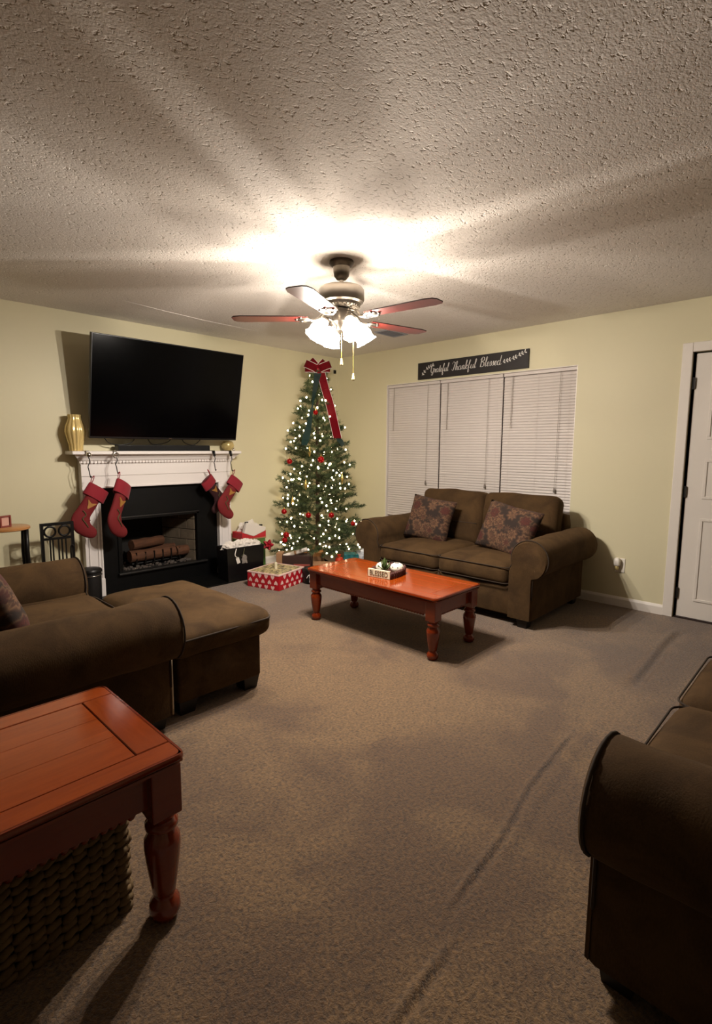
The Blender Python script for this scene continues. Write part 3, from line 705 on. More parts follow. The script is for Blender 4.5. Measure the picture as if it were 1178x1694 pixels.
def seat_cushion(root, x0, x1, yf, yb, ztop, thick=0.165, seed=0, puff=0.03):
    w = x1-x0; d = yb-yf
    bm = cushion(w-0.006, d, thick, 0.055, puff, 14, 0.007, seed, 0.012)
    o = obj('seat_cushion', bm, m_fab, root, True, ((x0+x1)/2, (yf+yb)/2, ztop-thick/2))
    for zz in (thick/2-0.022, -thick/2+0.022):
        hx, hy, rr_ = w/2-0.001, d/2+0.006, 0.055; pts = []
        for cxx, cyy, a0 in ((hx-rr_, hy-rr_, 0), (-hx+rr_, hy-rr_, PI/2), (-hx+rr_, -hy+rr_, PI), (hx-rr_, -hy+rr_, 1.5*PI)):
            for i in range(5): pts.append((cxx+rr_*math.cos(a0+i*PI/8), cyy+rr_*math.sin(a0+i*PI/8), zz))
        bm = BM(); tube(bm, pts, 0.004, 6, True); obj('piping', bm, m_fab_pipe, o, True)
    return o
def back_cushion(root, x0, x1, yc, z0, h, thick, lean, seed, end=0):
    w = x1-x0
    bm = cushion(w-0.004, h, thick, 0.06, 0.045, 14, 0.012, seed, 0.004, None, 0.02)
    M = Matrix.Rotation(PI/2-lean, 4, 'X')
    bmesh.ops.transform(bm, matrix=M, verts=bm.verts)
    o = obj('back_cushion', bm, m_fab, root, True, ((x0+x1)/2, yc, z0+h/2*math.cos(lean)))
    # seam across the lower third, as on a two-part cushion
    bm = BM(); pts = []
    for i in range(15):
        u = -1+2*i/14; xx = u*(w/2-0.03); q = Vector((xx, -h*0.12, thick/2+0.05*(1-u*u)*(1-0.24**2)+0.001)); pts.append(M @ q)
    tube(bm, pts, 0.005, 6); obj('seam', bm, m_fab_pipe, o, True)
    return o
def build_sofa(name, label, loc, rotz, B_, a, D, nseat, rarm=0.142, zarm=0.525, ox=-0.03, zseat=0.46, ztop=0.90, pale_side=0, back=True, lean=0.22):
    root = thing(name, label, 'sofa' if nseat > 1 else 'armchair', loc, rotz)
    yf, yb = -D/2, D/2; xi = B_-a
    bm = BM(); box(bm, -xi-0.01, xi+0.01, yf+0.03, yb-0.03, 0.07, 0.30, 0.012); fr = obj('base_frame', bm, m_fab, root, 50)
    bm = BM(); tube(bm, [(0, yf+0.029, 0.08), (0, yf+0.029, 0.295)], 0.004, 6); obj('seam', bm, m_fab_pipe, fr, True)
    for s in (-1, 1): arm(root, s, B_, a, B_+ox, zarm, rarm, yf, yb, 0.0, 3*s+B_, pale_side == s)
    bm = cushion(2*xi+0.16, 0.17, 0.62, 0.06, 0.0, 12, 0.004, 2); bmesh.ops.transform(bm, matrix=Matrix.Translation((0, yb-0.10, 0.47)) @ Matrix.Rotation(-0.10, 4, 'X'), verts=bm.verts); obj('back_frame', bm, m_fab, root, True)
    cw = 2*xi/nseat
    for i in range(nseat):
        seat_cushion(root, -xi+i*cw, -xi+(i+1)*cw, yf-0.005, yb-0.24, zseat, 0.165, i+B_)
        back_cushion(root, -xi+i*cw-(0.05 if i == 0 else 0), -xi+(i+1)*cw+(0.05 if i == nseat-1 else 0), yb-0.215, zseat-0.03, ztop-zseat+0.06, 0.19, lean, i*2+B_*3)
    feet(root, B_, yf, yb); return root
love = build_sofa('loveseat', 'brown two-seat loveseat under the window with two floral pillows', (-0.635, -2.325, 0), -PI/2, 0.825, 0.185, 0.99, 2)
sofa = build_sofa('sofa', 'dark brown sofa cut by the right edge of the photo, nearest the camera', (-2.33, -4.865, 0), PI, 1.12, 0.20, 0.98, 3, zarm=0.505)
chair = build_sofa('armchair', 'wide brown armchair with rolled arms facing the window wall', (-4.10, -1.955, 0), PI/2, 0.60, 0.20, 1.0, 1, 0.145, 0.50, 0.0, pale_side=-1)
# ottoman
ot = thing('ottoman', 'wide brown ottoman with overhanging cushion pushed against the armchair', 'ottoman', (-3.295, -2.03, 0), PI/2)
# local: x along world y, -y along world +x
bm = BM(); box(bm, -0.455, 0.455, -0.25, 0.24, 0.07, 0.31, 0.014); obj('base', bm, m_fab, ot, 50)
bm = cushion(0.97, 0.585, 0.15, 0.06, 0.035, 18, 0.008, 9, 0.008); oc = obj('top_cushion', bm, m_fab, ot, True, (0, -0.025, 0.365))
pts = []
hx, hy, rr_ = 0.486, 0.294, 0.06
for cxx, cyy, a0 in ((hx-rr_, hy-rr_, 0), (-hx+rr_, hy-rr_, PI/2), (-hx+rr_, -hy+rr_, PI), (hx-rr_, -hy+rr_, 1.5*PI)):
    for i in range(6): pts.append((cxx+rr_*math.cos(a0+i*PI/10), cyy+rr_*math.sin(a0+i*PI/10), 0.030))
bm = BM(); tube(bm, pts, 0.006, 6, True); obj('piping', bm, m_fab_pipe, oc, True)
for sx in (-1, 1):
    for y in (-0.195, 0.185):
        bm = BM(); bmesh.ops.create_cone(bm, cap_ends=True, segments=4, radius1=0.055, radius2=0.07, depth=0.072, matrix=Matrix.Translation((sx*0.395, y, 0.036)) @ rot_z(PI/4)); obj('foot', bm, m_dkwood, ot)
# floral pillows
pme = {}
def pillow(label, loc, yaw, lean, roll, w=0.46, h=0.44, group='floral throw pillows'):
    key = (w, h)
    t_ = thing('throw_pillow', label, 'pillow', loc, yaw, group)
    if key not in pme: pme[key] = (mesh_of('pillow_cover', pillow_bm(w, h, 0.15, len(pme)*4.0), m_floral, True),)
    rot = (PI/2-lean, 0, 0)
    q = link('pillow_cover', pme[key][0], t_); q.rotation_mode = 'QUATERNION'
    Mx = Matrix.Rotation(PI/2-lean, 4, 'X') @ Matrix.Rotation(roll, 4, 'Z'); q.rotation_quaternion = Mx.to_quaternion()
    return t_
pillow('square floral pillow on the loveseat, nearest the Christmas tree', (-0.67, -1.92, 0.66), -PI/2+0.12, 0.30, math.radians(-7), 0.46, 0.42)
pillow('wide floral pillow on the loveseat, nearest the door', (-0.70, -2.73, 0.655), -PI/2-0.10, 0.34, math.radians(-9), 0.52, 0.42)
pillow('floral pillow on the armchair seat, cut by the left edge of the photo', (-4.17, -1.95, 0.635), PI/2, 0.42, math.radians(4), 0.46, 0.42)

# ---------------------------------------------------------------- tables
LEG = [(0.020, 0.0), (0.030, 0.006), (0.036, 0.022), (0.034, 0.042), (0.024, 0.055), (0.022, 0.060), (0.026, 0.066), (0.030, 0.095), (0.037, 0.145), (0.041, 0.185), (0.040, 0.205), (0.030, 0.222), (0.028, 0.228), (0.037, 0.236), (0.037, 0.246), (0.028, 0.254), (0.032, 0.262), (0.036, 0.27)]
def table(name, label, loc, LX, LY, HT_, sc=1.0):
    root = thing(name, label, 'table', loc)
    hx, hy = LX/2, LY/2; zt = HT_; th = 0.026; rw = 0.085; fw = 0.085
    def plank(nm, x0, x1, y0, y1, m, parent=root):
        return obj(nm, box(BM(), x0, x1, y0, y1, zt-th, zt, 0.0022, None, 1), m, parent)
    long_x = LX >= LY*0.98
    plank('top_rail', -hx+0.008, hx-0.008, -hy+0.008, -hy+rw-0.0015, m_wood); plank('top_rail', -hx+0.008, hx-0.008, hy-rw+0.0015, hy-0.008, m_wood)
    plank('end_board', -hx+0.008, -hx+fw+0.02-0.0015, -hy+rw+0.0015, hy-rw-0.0015, m_wood_y); plank('end_board', hx-fw-0.02+0.0015, hx-0.008, -hy+rw+0.0015, hy-rw-0.0015, m_wood_y)
    x0, x1 = -hx+fw+0.02+0.0015, hx-fw-0.02-0.0015; y0, y1 = -hy+rw+0.0015, hy-rw-0.0015
    n = 3; wy = (y1-y0)/n
    for i in range(n): obj('panel_board', box(BM(), x0, x1, y0+i*wy+0.0003, y0+(i+1)*wy-0.0003, zt-th, zt-0.0012, 0.0008, None, 1), m_wood, root)
    # underlay shows dark in the grooves
    obj('underlay', B(-hx+0.02, hx-0.02, -hy+0.02, hy-0.02, zt-th-0.006, zt-th+0.012), m_groove, root)
    # rounded ogee edge all round, softened corners
    pts = []; rc = 0.03
    for cxx, cyy, a0 in ((hx-rc, hy-rc, 0), (-hx+rc, hy-rc, PI/2), (-hx+rc, -hy+rc, PI), (hx-rc, -hy+rc, 1.5*PI)):
        for i in range(6): pts.append((cxx, cyy, a0+i*PI/10))
    bm = BM(); rings = []
    for d, z in ((rc-0.012, 0.0), (rc-0.004, 0.0), (rc, -0.005), (rc+0.001, -0.012), (rc-0.003, -0.018), (rc-0.008, -0.021), (rc-0.008, -th-0.006), (rc-0.02, -th-0.006)):
        rings.append([bm.verts.new((cxx+d*math.cos(a), cyy+d*math.sin(a), zt+z)) for cxx, cyy, a in pts])
    N = len(pts)
    for a, b in zip(rings, rings[1:]):
        for i in range(N): bm.faces.new((a[i], a[(i+1) % N], b[(i+1) % N], b[i]))
    bm2 = bm; obj('top_edge', bm2, m_wood_d, root, 40)
    # apron with carved beading on its lower edge
    az0 = zt-th-0.006-0.105*sc; az1 = zt-th-0.004; ins = 0.055
    for nm, q in (('apron', (-hx+ins, hx-ins, -hy+ins-0.012, -hy+ins+0.010)), ('apron', (-hx+ins, hx-ins, hy-ins-0.010, hy-ins+0.012)), ('apron', (-hx+ins-0.012, -hx+ins+0.010, -hy+ins, hy-ins)), ('apron', (hx-ins-0.010, hx-ins+0.012, -hy+ins, hy-ins))):
        ap = obj(nm, B(*q, az0+0.012, az1), m_wood_d, root)
        bm = BM(); lx, ly = q[1]-q[0], q[3]-q[2]
        along_x = lx > ly; L = (lx if along_x else ly)-0.14; k = max(3, int(L/0.022))
        for i in range(k):
            s = -L/2 + (i+0.5)*L/k
            px, py = (q[0]+lx/2+s, q[2]+ly/2) if along_x else (q[0]+lx/2, q[2]+ly/2+s)
            bmesh.ops.create_uvsphere(bm, u_segments=7, v_segments=5, radius=0.011, matrix=Matrix.Translation((px, py, az0+0.008)) @ (Matrix.Rotation(0.6, 4, 'Y') if along_x else Matrix.Rotation(0.6, 4, 'X')) @ Matrix.Diagonal((1, 1, 1.25, 1)))
        o = obj('carved_beading', bm, m_wood_d, ap, True); o['kind'] = 'stuff'
    lz = az0-0.02
    for sx in (-1, 1):
        for sy in (-1, 1):
            bm = BM(); cx_, cy_ = sx*(hx-ins), sy*(hy-ins); k = lz/0.27
            lathe(bm, [(r*sc*1.05, z*k) for r, z in LEG], 24, Matrix.Translation((cx_, cy_, 0)))
            lg = obj('leg', bm, m_wood_d, root, 60)
            bm = BM(); s_ = 0.037*sc; box(bm, cx_-s_, cx_+s_, cy_-s_, cy_+s_, lz-0.002, az1, 0.004); obj('leg_block', bm, m_wood_d, lg)
    return root
table('coffee_table', 'long red-stained pine coffee table before the loveseat, tray on top', (-1.835, -2.40, 0), 0.545, 1.20, 0.41) if False else None
ct = table('coffee_table', 'long red-stained pine coffee table before the loveseat with a small tray on top', (-1.838, -2.395, 0), 1.20, 0.54, 0.41)
ct.rotation_euler = (0, 0, PI/2)
et = table('end_table', 'square red-stained pine end table beside the armchair, woven basket under it', (-4.335, -3.215, 0), 0.60, 0.58, 0.495, 1.15)

# tray on the coffee table
tr_ = thing('decor_tray', 'small twig tray with cream BLESSED front panel on the coffee table', 'tray', (-1.820, -2.378, 0.41), math.radians(-82))
# local x: along the lettered front (left to right as read), local -y: toward the reader
tw, td = 0.185, 0.25
obj('sign_panel', B(-tw/2, tw/2, -td/2-0.008, -td/2+0.004, 0, 0.058, 0.002), m_cream, tr_)
text_mesh('BLESSED', 0.052, 0.0012, m_ink, 'lettering', tr_, (0, -td/2-0.009, 0.029), (PI/2, 0, 0), 0.80)
obj('tray_floor', B(-tw/2+0.01, tw/2-0.01, -td/2, td/2-0.015, 0, 0.008), m_twig, tr_)
side_pts = catmull([(tw/2, -td/2, 0), (tw/2+0.01, -td*0.1, 0), (tw/2-0.005, td*0.34, 0), (tw/2-0.04, td/2-0.005, 0), (0, td/2+0.005, 0), (-tw/2+0.04, td/2-0.005, 0), (-tw/2+0.005, td*0.34, 0), (-tw/2-0.01, -td*0.1, 0), (-tw/2, -td/2, 0)], 5)
for i, p in enumerate(side_pts):
    bm = BM(); h_ = 0.046+0.012*abs(p.y+td/2)/td + rnd.uniform(-0.003, 0.003); tube(bm, [(p.x, p.y, 0), (p.x+rnd.uniform(-0.002, 0.002), p.y, h_)], 0.0062, 6); obj('twig', bm, m_twig, tr_, True)
bm = BM(); tube(bm, [(p.x*1.02, p.y, 0.036) for p in side_pts], 0.0045, 6); obj('rim_band', bm, m_twig, tr_, True)
def deco_ball(x, y, label):
    Mw = Matrix.Translation((-1.820, -2.378, 0.41)) @ rot_z(math.radians(-82)); w_ = Mw @ Vector((x, y, 0.008))
    t_ = thing('decorative_ball', label, 'ornament', w_, 0, 'white balls in the tray')
    bm = BM(); lathe(bm, [(0.012, 0.0), (0.034, 0.007), (0.049, 0.028), (0.050, 0.045), (0.040, 0.066), (0.022, 0.076), (0.010, 0.075)], 26, None, lambda a, z: 1+0.025*math.cos(a*9)); obj('ball_body', bm, m_ball, t_, True)
    bm = BM(); lathe(bm, [(0.016, 0.074), (0.014, 0.079), (0.004, 0.080)], 14); obj('ball_cap', bm, m_grey, t_, True)
    bm = BM()
    for a in np.linspace(0, 2*PI, 9)[:-1]:
        box(bm, -0.003, 0.003, -0.0008, 0.0008, 0, 0.014, 0, Matrix.Rotation(a, 4, 'Z') @ Matrix.Translation((0.0465, 0, 0.045)) @ Matrix.Rotation(PI/2, 4, 'Z') @ Matrix.Rotation(0.35, 4, 'X'))
    obj('printed_mark', bm, m_grey, t_)
deco_ball(-0.045, -0.01, 'round white ball behind the BLESSED panel, left of the green sprig')
deco_ball(0.05, 0.035, 'round white ball in the twig end of the tray, right of the green sprig')
Mw = Matrix.Translation((-1.820, -2.378, 0.41)) @ rot_z(math.radians(-82)); wp = Mw @ Vector((0.0, -0.052, 0.008))
sp = thing('green_sprig', 'small green succulent sprig between the white balls in the tray', 'plant', wp)
def leaf_mesh():
    bm = BM(); n = 6; L, W = 0.06, 0.022; A = []
    for i in range(n+1):
        s = i/n; w_ = W/2*math.sin(PI*min(0.97, 0.08+s*0.9)); z = 0.018*s*s
        A.append((bm.verts.new((s*L, -w_, z+0.003)), bm.verts.new((s*L, 0, z-0.002)), bm.verts.new((s*L, w_, z+0.003)), bm.verts.new((s*L, 0, z+0.005))))
    for a, b in zip(A, A[1:]):
        for k in range(4): bm.faces.new((a[k], a[(k+1) % 4], b[(k+1) % 4], b[k]))
    return mesh_of('leaf', bm, m_leaf, True)
lm = leaf_mesh()
for i in range(16):
    link('leaf', lm, sp, (0, 0, 0.03+0.002*i), (rnd.uniform(-0.2, 0.2), -math.radians(15+i*4.2), i*2.4))
bm = BM(); tube(bm, [(0, 0, 0), (0, 0, 0.07)], 0.006, 6); obj('stem', bm, m_leaf, sp, True)

# woven basket under the end table
bk = thing('woven_basket', 'brown woven hyacinth basket under the red-stained end table', 'basket', (-4.42, -3.16, 0))
bx, by, bz = 0.27, 0.20, 0.335
bm = BM(); box(bm, -bx+0.014, bx-0.014, -by+0.014, by-0.014, 0.0, bz-0.01); obj('basket_core', bm, m_hyac_in, bk)
loop = []
for (xa, ya), (xb, yb2) in (((-bx, -by), (bx, -by)), ((bx, -by), (bx, by)), ((bx, by), (-bx, by)), ((-bx, by), (-bx, -by))):
    L = math.hypot(xb-xa, yb2-ya); k = int(L/0.036)
    for i in range(k): loop.append((xa+(xb-xa)*(i+0.5)/k, ya+(yb2-ya)*(i+0.5)/k, math.atan2(yb2-ya, xb-xa)))
rows = 13
for r_ in range(rows):
    bm = BM()
    for i, (x, y, a) in enumerate(loop):
        M = Matrix.Translation((x+rnd.uniform(-0.004, 0.004), y+rnd.uniform(-0.002, 0.002), 0.012+r_*0.0255+rnd.uniform(-0.003, 0.003))) @ rot_z(a) @ Matrix.Rotation(-0.45 if (i+r_) % 2 else -0.25, 4, 'Y') @ Matrix.Diagonal((0.026, 0.012+0.004*((i+r_) % 2), 0.0125, 1))
        bmesh.ops.create_icosphere(bm, subdivisions=1, radius=1, matrix=M)
    o = obj('woven_row', bm, m_hyac, bk, True)
bm = BM()
for i, (x, y, a) in enumerate(loop):
    M = Matrix.Translation((x, y, 0.345)) @ rot_z(a) @ Matrix.Rotation(0.7, 4, 'Y') @ Matrix.Diagonal((0.030, 0.018, 0.013, 1))
    bmesh.ops.create_icosphere(bm, subdivisions=1, radius=1, matrix=M)
obj('braided_rim', bm, m_hyac, bk, True)

# ---------------------------------------------------------------- ceiling fan
FX, FY = -2.37, -2.433
fan = thing('ceiling_fan', 'brushed nickel ceiling fan with five cherry blades and lit frosted lamps', 'ceiling fan', (FX, FY, H))
def fput(name, prof, m, n=32, parent=fan, sm=35):
    bm = BM(); lathe(bm, [(r, z-H) for r, z in prof], n); return obj(name, bm, m, parent, sm)
fput('canopy', [(0.072, 2.44), (0.074, 2.425), (0.066, 2.415), (0.052, 2.405), (0.050, 2.38), (0.044, 2.352), (0.030, 2.335), (0.014, 2.333)], mat('dark_nickel', (104, 96, 86), 0.35, 1.0))
fput('downrod', [(0.0125, 2.345), (0.0125, 2.27)], m_nickel, 16)
fput('motor_housing', [(0.02, 2.295), (0.10, 2.292), (0.128, 2.284), (0.138, 2.27), (0.139, 2.215), (0.132, 2.20), (0.118, 2.192), (0.112, 2.175), (0.085, 2.165), (0.04, 2.163)], m_nickel, 48)
bm = BM()
for i in range(30):
    a = 2*PI*i/30; box(bm, 0.088, 0.114, -0.004, 0.004, 2.166-H, 2.181-H, 0.001, Matrix.Rotation(a, 4, 'Z'))
o = obj('vent_ribs', bm, m_nickel, fan); o['kind'] = 'stuff'
fput('switch_housing', [(0.03, 2.165), (0.055, 2.160), (0.062, 2.150), (0.058, 2.10), (0.062, 2.085), (0.048, 2.07), (0.034, 2.055), (0.034, 2.035), (0.022, 2.02), (0.012, 2.012), (0.004, 2.008)], m_nickel, 32)
def blade_mesh():
    bm = BM(); L0, L1 = 0.20, 0.665; out = [(L0, -0.050), (L0+0.05, -0.058), (L1-0.06, -0.070), (L1-0.015, -0.058), (L1, -0.035), (L1, 0.035), (L1-0.015, 0.058), (L1-0.06, 0.070), (L0+0.05, 0.058), (L0, 0.050)]
    a = [bm.verts.new((x, y, -0.003)) for x, y in out]; b = [bm.verts.new((x, y, 0.003)) for x, y in out]; n = len(a)
    bm.faces.new(a[::-1]); bm.faces.new(b)
    for i in range(n):
        f = bm.faces.new((a[i], a[(i+1) % n], b[(i+1) % n], b[i])); f.material_index = 1
    return mesh_of('blade', bm, [m_blade, m_blade_edge])
bl = blade_mesh()
def iron_mesh():
    bm = BM()
    tube(bm, catmull([(0.07, 0, 0.045), (0.11, 0, 0.03), (0.145, 0, -0.004), (0.19, 0, -0.012)], 5), 0.010, 8)
    for s in (-1, 1): tube(bm, catmull([(0.15, 0, -0.006), (0.18, 0.018*s, -0.012), (0.205, 0.038*s, -0.008), (0.245, 0.040*s, -0.006)], 5), 0.0075, 8)
    tube(bm, [(0.18, 0, -0.01), (0.275, 0, -0.006)], 0.0075, 8)
    for x, y in ((0.245, 0.04), (0.245, -0.04), (0.275, 0)): ball(bm, (x, y, -0.006), 0.011, 10, 6, 0.7)
    box(bm, 0.19, 0.262, -0.036, 0.036, -0.008, -0.003, 0.001)
    return mesh_of('blade_iron', bm, m_nickel, True)
im = iron_mesh()
for i in range(5):
    a = math.radians(61+72*i)
    b_ = link('blade', bl, fan, (0, 0, 2.108-H)); b_.rotation_mode = 'QUATERNION'
    b_.rotation_quaternion = (Matrix.Rotation(a, 4, 'Z') @ Matrix.Rotation(math.radians(0.5), 4, 'X')).to_quaternion()
    link('blade_iron', im, b_)
sh_prof = [(0.020, 0.0), (0.026, -0.004), (0.030, -0.016), (0.046, -0.040), (0.056, -0.070), (0.055, -0.095), (0.058, -0.110), (0.066, -0.122)]
bm = BM(); lathe(bm, sh_prof, 28, None, lambda a, z: 1 + (0.06*math.cos(a*8)*max(0, (-z-0.09)/0.03)), cap=False); 
for f in bm.faces:
    if f.calc_center_median().z > -0.05: f.material_index = 1
shade_me = mesh_of('lamp_shade', bm, [m_shade, m_shade_neck], True)
bm = BM(); lathe(bm, [(0.024, 0.014), (0.026, 0.0), (0.026, -0.008), (0.018, -0.012)], 20); fit_me = mesh_of('fitter', bm, m_nickel, True)
bm = BM(); lathe(bm, [(0.012, -0.012), (0.013, -0.03), (0.024, -0.052), (0.028, -0.070), (0.022, -0.090), (0.008, -0.098)], 16); bulb_me = mesh_of('bulb', bm, m_fanbulb, True)
for i in range(4):
    a = math.radians(-20+90*i)
    M = Matrix.Rotation(a, 4, 'Z'); r0 = 0.108
    bm = BM(); tube(bm, catmull([M @ Vector(q) for q in ((0.03, 0, 2.060-H), (0.06, 0, 2.088-H), (0.09, 0, 2.098-H), (r0, 0, 2.088-H))], 6), 0.008, 8); obj('lamp_arm', bm, m_nickel, fan, True)
    S = Matrix.Translation((0, 0, 0)) @ M @ Matrix.Translation((r0, 0, 2.086-H)) @ Matrix.Rotation(math.radians(-33), 4, 'Y')
    sh = link('lamp_shade', shade_me, fan); sh.location = S.to_translation(); sh.rotation_mode = 'QUATERNION'; sh.rotation_quaternion = S.to_quaternion()
    link('fitter', fit_me, sh); link('bulb', bulb_me, sh)
    ld = bpy.data.lights.new('fan_lamp', 'POINT'); ld.energy = FAN_WATTS; ld.color = LAMP_COL; ld.shadow_soft_size = 0.014
    lo = bpy.data.objects.new('fan_lamp', ld); C.objects.link(lo)
    lo.location = Vector((FX, FY, H)) + (S @ Vector((0, 0, -0.100)))
for dx, dy, L, m_ in ((-0.012, -0.014, 0.185, m_ball), (0.038, -0.066, 0.275, m_brass)):
    bm = BM(); tube(bm, [(dx, dy, 2.035-H), (dx, dy, 2.035-H-L+0.02)], 0.0018, 5); pc = obj('pull_chain', bm, m_brass, fan)
    bm = BM(); lathe(bm, [(0.003, 0.0), (0.005, -0.008), (0.0095, -0.034), (0.010, -0.040), (0.004, -0.043)], 12, Matrix.Translation((dx, dy, 2.035-H-L+0.02))); obj('chain_fob', bm, m_palegold, pc, True)

# grey-blue slatted panel on the ceiling, and wall fittings
cv = thing('ceiling_slat_panel', 'small grey-blue slatted panel on the ceiling behind a fan blade', 'slat_panel', (-0.66, -1.41, H), math.radians(0))
m_slat_panel = mat('grey_blue_paint', (150, 152, 160), 0.5)
bm = BM()
for q in ((-0.15, -0.13, -0.09, 0.09), (0.13, 0.15, -0.09, 0.09), (-0.13, 0.13, -0.09, -0.075), (-0.13, 0.13, 0.075, 0.09)): box(bm, *q, -0.01, 0.0, 0.002)
obj('slat_frame', bm, m_slat_panel, cv)
for i in range(7):
    y = -0.063+0.021*i; obj('slat', box(BM(), -0.13, 0.13, -0.008, 0.008, -0.001, 0.001, 0, Matrix.Translation((0, y, -0.006)) @ Matrix.Rotation(0.6, 4, 'X')), m_slat_panel, cv)
sn = thing('wall_sensor', 'tiny black box on the wall just right of the tree-top bow', 'sensor', (-0.06, 0.0, 2.268))
obj('sensor_case', B(-0.016, 0.016, -0.02, 0, -0.022, 0.022, 0.003), m_plastic, sn); obj('sensor_lens', B(-0.006, 0.006, -0.0225, -0.019, -0.004, 0.006), m_tv, sn)
ou = thing('wall_outlet', 'white outlet plate on the wall between loveseat and door', 'outlet', (0, -3.40, 0.352))
obj('cover_plate', B(-0.006, 0, -0.038, 0.038, -0.06, 0.06, 0.003), m_outlet, ou)
for z in (-0.022, 0.022):
    bm = BM(); lathe(bm, [(0.016, 0), (0.016, 0.002)], 16, Matrix.Translation((-0.006, 0, z)) @ Matrix.Rotation(-PI/2, 4, 'Y')); obj('socket_face', bm, m_white, ou)
af = thing('plug_in_freshener', 'white plug-in air freshener in the wall outlet near the door', 'air freshener', (-0.008, -3.385, 0.372))
bm = cushion(0.045, 0.05, 0.07, 0.018, 0.004, 8, 0); obj('freshener_body', bm, m_outlet, af, True, (-0.028, 0, 0.01))
bm = BM(); lathe(bm, [(0.012, 0), (0.016, 0.006), (0.016, 0.028), (0.01, 0.034)], 14, Matrix.Translation((-0.03, 0, -0.056))); obj('oil_bottle', bm, m_palegold, af, True)

# ---------------------------------------------------------------- sign over the window
SW = 1.256; sg = thing('wall_sign', 'long black board lettered Grateful Thankful Blessed over the window', 'sign', (-0.002, -1.262, 2.064), -PI/2)
# local x runs left to right as read, local -y faces the room
obj('sign_board', B(0, SW, -0.018, 0, 0, 0.176, 0.002), m_board, sg)
GL = {
 'a': ([[(.30,.36),(.18,.42),(.06,.30),(.05,.10),(.14,.0),(.26,.08),(.31,.36)],[(.31,.40),(.29,.1),(.34,0),(.44,.12)]],.42),
 'r': ([[(0,.1),(.08,.42),(.12,.36),(.22,.36),(.20,.08),(.26,0),(.34,.12)]],.32),
 't': ([[(0,.1),(.14,.75),(.12,.1),(.18,0),(.28,.12)],[(.02,.48),(.14,.5),(.26,.52)]],.26),
 'e': ([[(0,.1),(.18,.22),(.22,.36),(.14,.42),(.05,.28),(.07,.06),(.16,0),(.30,.12)]],.28),
 'f': ([[(0,.1),(.16,.55),(.22,.85),(.14,.9),(.10,.6),(.08,-.2),(.14,-.38),(.2,-.2),(.1,.02),(.3,.12)]],.28),
 'u': ([[(0,.12),(.07,.42),(.06,.1),(.14,0),(.26,.12),(.31,.42),(.30,.08),(.36,0),(.44,.12)]],.42),
 'l': ([[(0,.1),(.16,.6),(.18,.88),(.1,.88),(.07,.2),(.12,0),(.24,.12)]],.22),
 'h': ([[(0,.1),(.16,.6),(.18,.88),(.1,.88),(.06,.0)],[(.06,.15),(.16,.4),(.24,.36),(.24,.08),(.30,0),(.38,.12)]],.36),
 'n': ([[(0,.12),(.06,.42),(.06,0)],[(.06,.15),(.16,.42),(.24,.36),(.24,.08),(.3,0),(.38,.12)]],.36),
 'k': ([[(0,.1),(.16,.6),(.18,.88),(.1,.88),(.06,0)],[(.06,.2),(.2,.42),(.24,.32),(.1,.2),(.24,.02),(.36,.12)]],.34),
 's': ([[(0,.08),(.14,.44),(.17,.3),(.21,.12),(.12,0),(.03,.06)],[(.12,0),(.2,.04),(.28,.12)]],.26),
 'd': ([[(.28,.36),(.16,.42),(.05,.3),(.05,.08),(.14,0),(.26,.1),(.34,.9)],[(.34,.9),(.29,.1),(.36,0),(.48,.1)]],.42),
 'G': ([[(.45,.75),(.36,.92),(.18,.85),(.06,.5),(.1,.12),(.28,.02),(.42,.2),(.44,.45)],[(.3,.42),(.46,.46),(.44,.0),(.34,-.3),(.2,-.2),(.5,.14)]],.52),
 'T': ([[(.02,.7),(.12,.92),(.35,.84),(.6,.92)],[(.36,.84),(.3,.4),(.22,.02),(.1,.04),(.06,.16)]],.44),
 'B': ([[(.1,.9),(.08,.4),(.06,.0)],[(-.04,.7),(.14,.94),(.36,.86),(.34,.6),(.12,.5),(.38,.4),(.38,.1),(.2,.0),(.04,.06)]],.50)}
def ribbon(bm, pts, wfun, y=-0.019, d=0.0015):
    prev = None; N = len(pts)
    for i, p in enumerate(pts):
        a = pts[max(0, i-1)]; b = pts[min(N-1, i+1)]; tv = (b-a)
        if tv.length < 1e-9: continue
        tv.normalize(); nv = Vector((-tv.z, 0, tv.x)); w_ = wfun(tv, i/(N-1))
        l_ = bm.verts.new((p.x+nv.x*w_, y-d, p.z+nv.z*w_)); r_ = bm.verts.new((p.x-nv.x*w_, y-d, p.z-nv.z*w_))
        if prev: bm.faces.new((prev[0], prev[1], r_, l_))
        prev = (l_, r_)
def word(s, x, z, em, width):
    tot = sum(GL[c][1] for c in s); kx = width/tot; bm = BM(); cur = x
    for c in s:
        st_, adv = GL[c]
        for stroke in st_:
            pts = catmull([(cur+px*kx+0.18*pz*em, 0, z+pz*em) for px, pz in stroke], 6)
            ribbon(bm, pts, lambda tv, q: 0.0014+0.0026*max(0, -tv.z))
        cur += adv*kx
    obj('lettering', bm, m_letter, sg)
word('Grateful', 0.165, 0.060, 0.088, 0.225); word('Thankful', 0.425, 0.058, 0.092, 0.285); word('Blessed', 0.755, 0.060, 0.096, 0.225)
